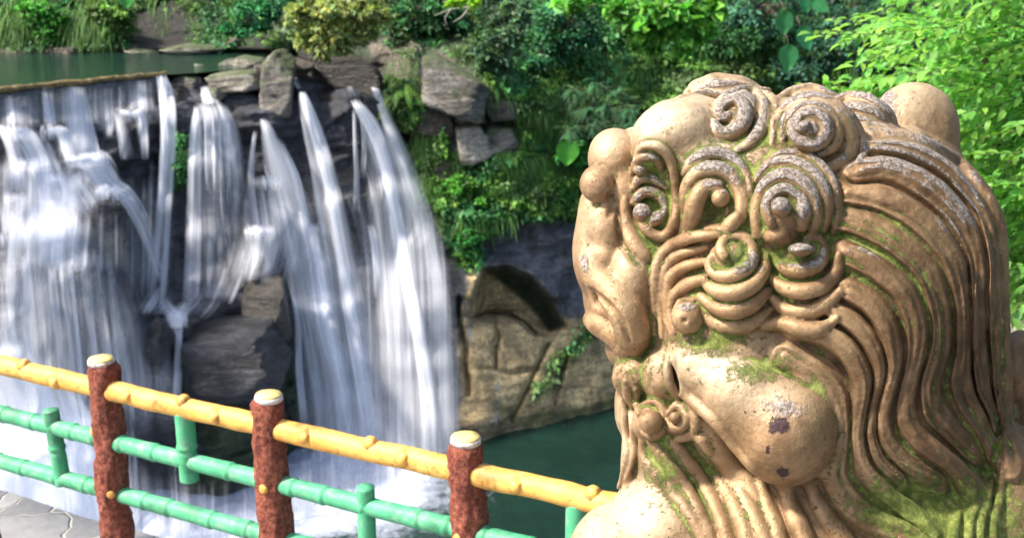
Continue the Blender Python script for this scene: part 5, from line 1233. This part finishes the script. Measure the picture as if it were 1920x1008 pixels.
def ferns(name, label, cat, spots, c, seed=0, group=None, var=.2, mat=None):
    """spots: (px, py, Y, fronds, length, spread direction bias)"""
    rg = np.random.default_rng(seed); Ps, Ds, Ns, Ls, Ws, Cs, L_ = [], [], [], [], [], [], []
    for (x, y, Yf, nf, ln, bias) in spots:
        o = at_y(x, y, Yf)
        for k in range(nf):
            a = rg.uniform(-1.7, 1.7) - math.pi / 2 + bias; el = rg.uniform(-.1, .9); d = np.array([math.cos(a), math.sin(a) * .9, el]); l = ln * rg.uniform(.7, 1.2)
            P, D, N, wl, pw = frond(o + rg.normal(size=3) * .08, d, l, rg.uniform(.5, 1.0), rg); Ps.append(P); Ds.append(D); Ns.append(N); Ls.append(wl); Ws.append(np.full(len(P), pw * .55)); Cs.append(np.repeat(tints(1, c, var, rg), len(P), 0) * rg.uniform(.85, 1.15, (len(P), 1)))
            h = len(P) // 2; L_.append(tube_mesh(np.vstack([o, P[:h:3]]), np.linspace(.012, .003, len(P[:h:3]) + 1), 4))
    V, F = leaf_quads(np.vstack(Ps), np.vstack(Ds), np.vstack(Ns), np.concatenate(Ls), np.concatenate(Ws), .08, .3); me = mesh_from('fronds', V, F, smooth=False); set_col(me, 'tint', np.repeat(np.vstack(Cs), 4, 0))
    e = empty(name); tag(e, label, cat, group); link('fronds', me, mat or LEAF, e); tv, tf = join_vf(L_); link('stalks', mesh_from('stalks', tv, tf), BARKW, e)
    put(e, at_y(spots[0][0], spots[0][1], spots[0][2]).tolist()); return e
def blades(name, label, cat, spots, c, seed=0, var=.3, kind=None, group=None):
    """hanging or arching grass. spots: (px, py, spread x, spread y, Y, count, length m, outward)"""
    rg = np.random.default_rng(seed); Vs, Cs = [], []
    for (x, y, sx_, sy_, Yb, k, ln, outw) in spots:
        bx = x + rg.normal(size=k) * sx_; by = y + rg.normal(size=k) * sy_; Yv = np.full(k, float(Yb)) if Yb else cliff_smooth(bx, by) - .1
        o = at_y(bx, by, Yv); a = rg.uniform(0, 2 * np.pi, k); h = np.stack([np.cos(a), -np.abs(np.sin(a)) - .2, rg.uniform(.1, .9, k)], 1) * outw; l = ln * rg.uniform(.4, 1.3, k)
        cl = np.exp(.35 * vnoise(np.stack([bx / 16, by / 30, bx * 0], 1), 3)); pts = []
        for t in (0, .33, .66, 1.):
            P = o + h * (t * l)[:, None]; P[:, 2] -= l * t ** 1.7 * (1.1 if outw < 1 else .8); pts.append(P)
        wd = ln * .012 * rg.uniform(.6, 1.3, k) + .005; sd = unit(np.stack([np.sin(a) + .8, np.cos(a) * .4, a * 0], 1)) * wd[:, None]
        V = np.stack([pts[0] - sd * .6, pts[0] + sd * .6, pts[1] - sd, pts[1] + sd, pts[2] - sd * .8, pts[2] + sd * .8, pts[3] - sd * .1, pts[3] + sd * .1], 1)
        Vs.append(V.reshape(-1, 3)); Cs.append(np.repeat(tints(k, c, var, rg) * cl[:, None], 8, 0))
    V = np.vstack(Vs); o = (np.arange(len(V) // 8) * 8)[:, None]; F = np.concatenate([o + [0, 1, 3, 2], o + [2, 3, 5, 4], o + [4, 5, 7, 6]], 0)
    me = mesh_from(name, V, F, smooth=False); set_col(me, 'tint', np.vstack(Cs)); ob = link(name, me, LEAF); tag(ob, label, cat, group, kind); return ob
def big_leaves(name, label, items, c, seed=0, asp=.75):
    """items: (px, py, length px, hang angle deg, Y)"""
    rg = np.random.default_rng(seed); Vs, Fs, Cs, o = [], [], [], 0
    e = empty(name); tag(e, label, 'plant'); st = []
    for (x, y, lp, ang, Yb) in items:
        b = at_y(x, y, Yb); ln = lp * Yb / FPX; a = math.radians(ang); D = np.array([math.sin(a), -.25, -math.cos(a)]); D = unit(D); N = unit(np.array([.15, -1, .55])); S_ = unit(np.cross(D, N)); N = np.cross(S_, D)
        t = np.linspace(0, 1, 9); w_ = np.sin(np.pi * t ** .75) ** .8 * ln * asp * .5
        V = np.stack([b + D * (t * ln)[:, None] + S_ * (w_ * s)[:, None] + N * (ln * (.08 * abs(s) - .18 * t ** 2))[:, None] + N * (.02 * ln * np.sin(t * 30))[:, None] * abs(s) for s in (-1, -.5, 0, .5, 1)], 1)
        V = V.reshape(-1, 3); me = mesh_from('leaf', V, grid_faces(9, 5)); cc = tints(1, c, .15, rg)[0]; set_col(me, 'tint', np.array([cc * (1.15 if i % 5 == 2 else 1) for i in range(len(V))])); lf = link('leaf', me, LEAF, e)
        tv, tf = tube_mesh(np.array([b + np.array([0, .5, .2]), b + np.array([0, .2, .15]), b]), [.02, .015, .012], 6); link('stalk', mesh_from('stalk', tv, tf), BARKW, lf)
    put(e, at_y(items[0][0], items[0][1], items[0][4]).tolist())

# --- cover growing on the cliff and the slope behind (nobody could count it)
COVER = [([(-420, -380), (2420, -380), (2420, 150), (1200, 430), (1090, 400), (1000, 415), (905, 440), (960, 330), (985, 260), (960, 190), (890, 110), (740, 66), (560, 60), (560, 74), (540, 88), (350, 84), (345, 20), (250, 16), (240, 90), (-420, 88)], 1.0),
         ([(720, 140), (770, 140), (800, 190), (770, 250), (740, 240)], .9), ([(800, 315), (960, 290), (1000, 330), (1000, 415), (900, 440), (905, 500), (868, 506), (830, 420)], 1.0), ([(800, 250), (840, 240), (840, 330), (800, 330)], .7),
         ([(690, 60), (780, 60), (850, 90), (780, 110), (740, 110)], .3), ([(1090, 600), (1160, 590), (1040, 700), (1010, 740), (1000, 720)], .22), ([(325, 240), (350, 250), (352, 340), (330, 350)], .7), ([(430, 790), (560, 740), (560, 900), (400, 900)], .12), ([(1180, 380), (1700, 380), (1700, 700), (1180, 700)], .5)]
def scatter(k, rg):
    x = rg.uniform(-420, 2400, k * 3); y = -380 + 1130 * rg.random(k * 3); d = np.zeros(len(x))
    xx = x + 14 * fbm(np.stack([x / 28, y / 28, x * 0], 1), 3, 13); yy = y + 14 * fbm(np.stack([x / 28, y / 28, x * 0 + 4], 1), 3, 14)
    for pl, dv in COVER: d = np.maximum(d, dv * (sdpoly(xx, yy, pl) < 0))
    d *= np.where((y < -60) | (x > 2000) | (x < -120), .25, 1) * np.where((x > 1220) & (y > 210), .3, 1)
    gap = fbm(np.stack([x / 60, y / 46, x * 0], 1), 3, 77); d *= np.clip(.75 + gap * 2.2, .10, 1)
    m = rg.random(len(x)) < d; return x[m], y[m]
rg = np.random.default_rng(4); x, y = scatter(250000, rg); k = len(x)
Yv = cliff_y(x, y); out = rg.random(k) ** 1.5 * .55; P = at_y(x, y, Yv - .05 - out)
tone = fbm(np.stack([x / 42, y / 34, x * 0], 1), 3, 55); hue = fbm(np.stack([x / 80, y / 70, x * 0 + 3], 1), 2, 66)
base = np.where((hue > .05)[:, None], np.array([.052, .165, .052]), np.array([.085, .185, .034])); base = base * np.exp(1.1 * tone)[:, None]
base[hue < -.28] = base[hue < -.28] * np.array([.9, .75, 1.3])
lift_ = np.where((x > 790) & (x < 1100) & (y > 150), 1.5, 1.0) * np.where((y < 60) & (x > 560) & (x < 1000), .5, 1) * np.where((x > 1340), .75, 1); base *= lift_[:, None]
D = rg.normal(size=(k, 3)) * .6 + np.array([0, -.5, -.5]); N = np.array([0, -.6, .8]) + rg.normal(size=(k, 3)) * .4
ll = .13 * np.exp(rg.normal(0, .3, k)) * (1 + .5 * (tone > .1))
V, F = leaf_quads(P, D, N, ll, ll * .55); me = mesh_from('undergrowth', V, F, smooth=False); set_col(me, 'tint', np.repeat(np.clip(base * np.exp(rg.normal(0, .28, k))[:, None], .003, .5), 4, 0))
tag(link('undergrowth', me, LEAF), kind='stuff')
# grasses and hanging creepers
blades('hanging_grass', None, None, [(25, 34, 30, 22, 42.6, 1500, .8, .8), (165, 40, 20, 16, 42.4, 900, .9, .6), (300, 20, 8, 30, 43.2, 60, .6, .3), (1010, 225, 20, 14, None, 1800, .5, .6), (1000, 290, 34, 24, None, 4200, .55, .7), (980, 350, 34, 16, None, 1800, .4, .7), (850, 340, 30, 24, None, 2200, .4, .6), (1160, 120, 60, 30, None, 1500, .8, .4),
     (1420, 120, 60, 40, None, 1600, .9, .3), (1060, 180, 40, 40, None, 1000, .7, .4), (800, 265, 16, 16, None, 400, .5, .6), (1080, 330, 30, 30, None, 1000, .6, .5), (1560, 60, 60, 40, None, 500, 1.4, .4), (900, 400, 30, 12, None, 500, .7, .6), (940, 130, 60, 20, None, 300, .9, .5)],
     (.11, .23, .05), 5, kind='stuff')
# --- named trees and shrubs
crown('shrub', 'bright small leaved shrub on the far left bank', 'shrub', [(105, 48, 36, 30), (70, 20, 40, 24)], 42.4, 2600, .17, (.06, .24, .03), seed=1, group='shrubs on the far bank')
crown('shrub', 'olive green shrub hanging over the far bank beside the dark rock gap', 'shrub', [(222, 38, 28, 34), (200, 10, 40, 20)], 42.2, 2400, .16, (.10, .19, .045), seed=2, group='shrubs on the far bank')
crown('shrub', 'teal green shrub at the far left corner', 'shrub', [(20, 8, 50, 26), (150, 6, 60, 22)], 43, 2600, .16, (.03, .15, .055), seed=3, group='shrubs on the far bank')
crown('shrub', 'dense teal green shrub left of the yellow green tree', 'shrub', [(470, 30, 44, 30), (440, 55, 26, 14), (510, 10, 40, 20)], 41, 3600, .15, (.028, .15, .055), seed=4, group='shrubs on the far bank')
crown('overhanging_tree', 'yellow green tree leaning out over the top of the falls', 'tree', [(610, 24, 62, 32), (625, 70, 52, 30), (690, 22, 50, 30), (570, 62, 24, 18), (618, 98, 28, 14), (668, 58, 36, 22), (560, 30, 22, 22)], 36.6, 9000, .17, (.28, .34, .11), clump=.5, var=.22, cvar=.3, seed=5,
      trunk=[[(760, -60, 40.5, .14), (720, -5, 39, .11), (660, 30, 37.4, .07), (610, 50, 36.7, .04)], [(720, -5, 39, .08), (690, 40, 37, .04)]])
crown('hanging_shrub', 'grey green shrub hanging down above the pale rocks', 'shrub', [(930, 90, 40, 34), (950, 55, 30, 30), (905, 120, 26, 16), (945, 138, 26, 16), (970, 20, 24, 26)], 37.2, 4600, .17, (.075, .15, .075), clump=.5, var=.2, seed=6)
blades('hanging_creepers', None, None, [(775, 118, 22, 10, None, 200, .4, .4), (790, 190, 14, 20, None, 200, .4, .4)], (.09, .18, .04), 9, kind='stuff')
crown('maple_tree', 'bright green maple branches hanging in from the top right of the forest', 'tree', [(1230, 20, 90, 26, 26), (1265, 52, 62, 26, 26), (1210, 62, 36, 18, 26), (1290, 82, 32, 12, 26), (1120, 6, 70, 16, 26), (1320, 20, 34, 26, 26), (1205, 86, 26, 8, 26)], 26, 4600, .22, (.12, .34, .05), ratio=.85, clump=.6, var=.22, cvar=.25, droop=.15, seed=7,
      trunk=[[(1420, -160, 28, .16), (1350, -60, 27, .10), (1280, 5, 26, .06), (1230, 40, 26, .03)]])
crown('leafy_twig', 'small lime green sprig hanging at the top edge above the dark forest', 'plant', [(868, 8, 24, 10)], 34, 220, .19, (.28, .48, .05), seed=8, ratio=.8)
crown('creeping_bush', 'dense green bush on the cliff just above the tan rock hollow', 'shrub', [(878, 452, 26, 30), (890, 425, 22, 22), (862, 482, 14, 14)], 35.9, 3000, .11, (.035, .19, .035), clump=.5, seed=9, var=.2)
crown('shrub', 'mid green shrub under the hanging grass on the right cliff', 'shrub', [(860, 350, 26, 20), (905, 375, 24, 14)], 36.2, 1500, .17, (.07, .22, .03), seed=10, group='shrubs on the right cliff')
crown('shrub', 'leafy shrub with drooping leaves beside the statue nose', 'shrub', [(1075, 280, 26, 24), (1040, 360, 30, 16)], 37, 1400, .2, (.045, .19, .03), seed=11, group='shrubs on the right cliff')
crown('forest_tree', 'dark green tree behind the bare twigs at the top', 'tree', [(800, 20, 80, 40), (760, 60, 50, 22), (880, 70, 40, 30)], 40.5, 5200, .18, (.03, .10, .034), seed=12, cvar=.5)
crown('forest_tree', 'blue green tree behind the bright maple', 'tree', [(1060, 40, 60, 50), (1020, 100, 40, 40)], 39, 4200, .16, (.035, .14, .06), seed=13, cvar=.4)
crown('forest_tree', 'shadowy blue green tree behind the statue crown', 'tree', [(1440, 20, 80, 40), (1560, 80, 70, 50), (1500, 130, 60, 30), (1600, 20, 60, 40)], 38.5, 6500, .17, (.04, .12, .07), seed=14, cvar=.45)
crown('forest_tree', 'dark tree in the gap left of the bright foliage', 'tree', [(1660, 60, 60, 60), (1750, 20, 90, 60), (1640, 150, 50, 40)], 36, 5200, .17, (.03, .09, .045), seed=15, cvar=.4)
ferns('fern_bank', 'wide mound of blue green ferns left of the statue head', 'fern', [(1120 + dx, 165 + dy, 37.2 - dy * .012, 44, .5, 0) for dx, dy in ((0, 0), (-40, 10), (40, 12), (20, 40), (-20, 45), (60, 45), (0, 75), (45, 80), (-45, 80), (75, 70))], (.030, .15, .052), 21, var=.35)
ferns('cliff_fern', 'light green fern clump on the cliff right of the falls', 'fern', [(762, 160, 36.6, 16, .95, 0), (752, 178, 36.6, 8, .8, 0)], (.12, .27, .04), 22)
ferns('tree_fern', 'fern with hanging fronds above the far bank', 'fern', [(368, 0, 41.6, 7, 1.1, 0)], (.09, .20, .05), 23)
big_leaves('broad_leaved_plant', 'plant with big pale green drooping leaves above the statue crown', [(1470, 20, 46, 0, 34), (1500, 50, 48, 25, 34), (1478, 82, 52, 0, 34), (1520, 0, 40, 60, 34), (1505, -4, 30, 20, 34)], (.045, .22, .075), 31)
big_leaves('broad_leaved_plant', 'plant with one big bright leaf low beside the fern bank', [(1066, 262, 50, -5, 36)], (.07, .30, .04), 32, .9)
big_leaves('broad_leaved_plant', 'plant with broad bright leaves at the top edge left of the far bank gap', [(240, -14, 30, -10, 41), (225, -18, 26, 20, 41)], (.06, .30, .05), 33, .9)
# unseen tree added right of the statue to keep sky light off the mane
def blocker_tree(name, label, ctrs, nl, ll, c, trunk, seed):
    rg = np.random.default_rng(seed); Ps, Cs = [], []
    for (x, y, z, r) in ctrs:
        k = nl // len(ctrs); q = unit(rg.normal(size=(k, 3))) * rg.uniform(.2, 1, (k, 1)) ** .5 * r * np.array([1, 1, .8]); P = np.array([x, y, z]) + q; Ps.append(P); Cs.append(tints(k, c, .3, rg))
    P = np.vstack(Ps); V, F = leaf_quads(P, rg.normal(size=P.shape) + np.array([0, 0, -.5]), rg.normal(size=P.shape) * .5 + np.array([0, 0, 1]), ll, ll * .5)
    me = mesh_from('crown', V, F, smooth=False); set_col(me, 'tint', np.repeat(np.vstack(Cs), 4, 0)); e = empty(name); tag(e, label, 'tree'); link('crown', me, LEAF, e)
    tv, tf = join_vf([tube_mesh(catmull(np.array(t_), 20), np.linspace(r0, r1, 20), 8) for t_, r0, r1 in trunk]); link('trunk', mesh_from('trunk', tv, tf), BARKW, e); put(e, trunk[0][0][0]); return e
blocker_tree('sky_blocker_tree', 'unseen tree added on the right to block sky light from the statue', [(3.6, 1.5, 3.4, 1.5), (3.4, .2, 4.6, 1.6), (4.6, 1.6, 5.6, 1.8), (3.0, -1.8, 4.2, 1.6), (4.6, -.4, 3.0, 1.6), (1.6, -2.6, 4.6, 1.6), (4.9, 3.0, 4.2, 1.4)], 26000, .14, (.05, .14, .03),
    [([(5.2, .2, -.2), (5.0, .2, 2), (4.4, 0, 4), (3.4, -.4, 5)], .18, .06), ([(5.0, .2, 2), (4.6, 1.2, 3.6), (4.4, 1.8, 5.2)], .08, .03), ([(4.8, .2, 2.6), (3.4, -1.4, 3.8), (1.8, -2.4, 4.4)], .08, .03)], 50)
# bare twigs
rg = np.random.default_rng(3); L_ = []
for sgs in ([(905, -10, 0), (880, 12, 0), (845, 18, 0), (815, 30, 0)], [(845, 18, 0), (835, 34, 0), (838, 48, 0)], [(862, 14, 0), (850, 2, 0), (830, 4, 0)], [(880, 12, 0), (868, 30, 0), (850, 42, 0)]):
    L_.append(tube_mesh(catmull(np.array([at_y(a, b, 36.5) for a, b, _ in sgs]), 14), np.linspace(.03, .010, 14), 6))
n = NT('dead_twig'); DT = n.P(Base_Color=(.30, .27, .22), Roughness=.8); tv, tf = join_vf(L_); tag(link('dead_branch', mesh_from('dead_branch', tv, tf), DT), 'bare grey forked branch against the dark forest at the top', 'branch')
# --- near tree on the right : sprays of young leaves
def spray_tree(name, label, sprays, c, ll, trunk, seed=0, per=15, mat=None, cat='tree', Lm=.5, group=None):
    rg = np.random.default_rng(seed); Ps, Ds, Ns, Cs, tw = [], [], [], [], []
    for (x, y, dpt, ang, cb) in sprays:
        o = at_depth(x, y, dpt); a = math.radians(ang); d = np.array([math.cos(a), rg.normal() * .35, -math.sin(a)]); d = unit(d); Lr = Lm * rg.uniform(.6, 1.25); m = max(5, int(per * rg.uniform(.7, 1.2)))
        t = np.linspace(.05, 1, m); P = o + d * (t * Lr)[:, None]; P[:, 2] -= .22 * Lr * t ** 2; tw.append(tube_mesh(np.vstack([P[::3], P[-1:]]), np.linspace(.0028, .001, len(P[::3]) + 1), 5))
        sd = unit(np.cross(d, np.array([0, 0, 1.]))) * np.where(np.arange(m) % 2, 1, -1)[:, None]
        D = sd * .75 + d * .75 + rg.normal(size=(m, 3)) * .22; D[:, 2] -= .35
        Ps.append(P); Ds.append(D); Ns.append(np.array([0, -.25, 1]) + rg.normal(size=(m, 3)) * .30); Cs.append(tints(m, np.array(c) * cb, .16, rg, .12))
    P = np.vstack(Ps); ln = ll * rg.uniform(.65, 1.2, len(P)); V, F = leaf_fine(P, np.vstack(Ds), np.vstack(Ns), ln, ln * .46); me = mesh_from('crown', V, F, smooth=True); set_col(me, 'tint', np.repeat(np.vstack(Cs), 7, 0))
    e = empty(name); tag(e, label, cat, group); link('crown', me, mat or NLEAF, e)
    for tr_ in trunk:
        Q = catmull(np.array([list(at_depth(x, y, d_)) + [r] for x, y, d_, r in tr_]), 40); tw.append(tube_mesh(Q[:, :3] + .004 * rg.normal(size=(40, 3)), Q[:, 3], 10))
    tv, tf = join_vf(tw); link('trunk', mesh_from('trunk', tv, tf), BARKW, e); put(e, at_depth(trunk[0][0][0], trunk[0][0][1], trunk[0][0][2]).tolist()); return e
rg = np.random.default_rng(12); sp_l = []
REG = [(-30, 1750), (40, 1660), (80, 1640), (120, 1700), (170, 1790), (230, 1800), (330, 1810), (420, 1850), (500, 1870), (560, 1900)]
ry_, rx_ = zip(*REG)
for i in range(1150):
    y = rg.uniform(-260, 570); x0 = np.interp(y, ry_, rx_) + 10 * math.sin(y / 13) + 22 * math.sin(y / 31); x = rg.uniform(x0 + 26, 2320)
    tn = vnoise(np.array([[x / 90, y / 60, 0.]]), 5)[0]
    if tn < -.38 and x < 1920: continue
    dp = rg.uniform(5.6, 8.0); sp_l.append((x, y, dp, 180 + rg.uniform(-40, 35), 1.0 * math.exp(.35 * tn)))
for i in range(14): sp_l.append((1700 + rg.uniform(-10, 20), 150 + rg.uniform(-12, 26), 6.2, 180 + rg.uniform(-25, 10), 1.05))
spray_tree('young_leaved_tree', 'near tree with bright yellow green serrated leaves at the right edge behind the statue', sp_l, (.19, .42, .085), .084,
    [[(2350, 1500, 7.5, .12), (2300, 900, 7.3, .10), (2220, 400, 7.0, .08), (2150, 60, 6.8, .06), (2080, -200, 6.6, .03)], [(2150, 60, 6.8, .03), (1990, 40, 6.4, .018), (1905, 70, 6.2, .012), (1862, 44, 6.1, .008), (1835, 0, 6.0, .005), (1815, -40, 6.0, .003)], [(2220, 400, 7.0, .03), (2050, 330, 6.6, .015), (1920, 300, 6.4, .006)], [(2300, 700, 7.2, .03), (2060, 560, 6.8, .014), (1940, 470, 6.6, .006)]], 1, 15)
spray_tree('sapling', 'small bright sapling tip showing above the statue mane', [(1556, 190, 5.2, -100, 1.), (1600, 192, 5.2, -85, 1.), (1590, 196, 5.2, -50, 1.), (1560, 192, 5.2, -140, .95), (1580, 196, 5.2, -95, .9), (1650, 196, 5.2, -150, .95), (1610, 190, 5.2, -65, .95)], (.17, .42, .06), .058, [[(1585, 420, 5.3, .012), (1582, 300, 5.2, .008), (1578, 200, 5.2, .005)]], 2, 9, cat='plant', Lm=.13)
# low pale rock past the mane at the right edge
boulder(1925, 640, 46, 66, R_PALE, 'pale grey rock at the right edge behind the statue', Y=9.0, off=0, seed=77, grp='rocks behind the statue')
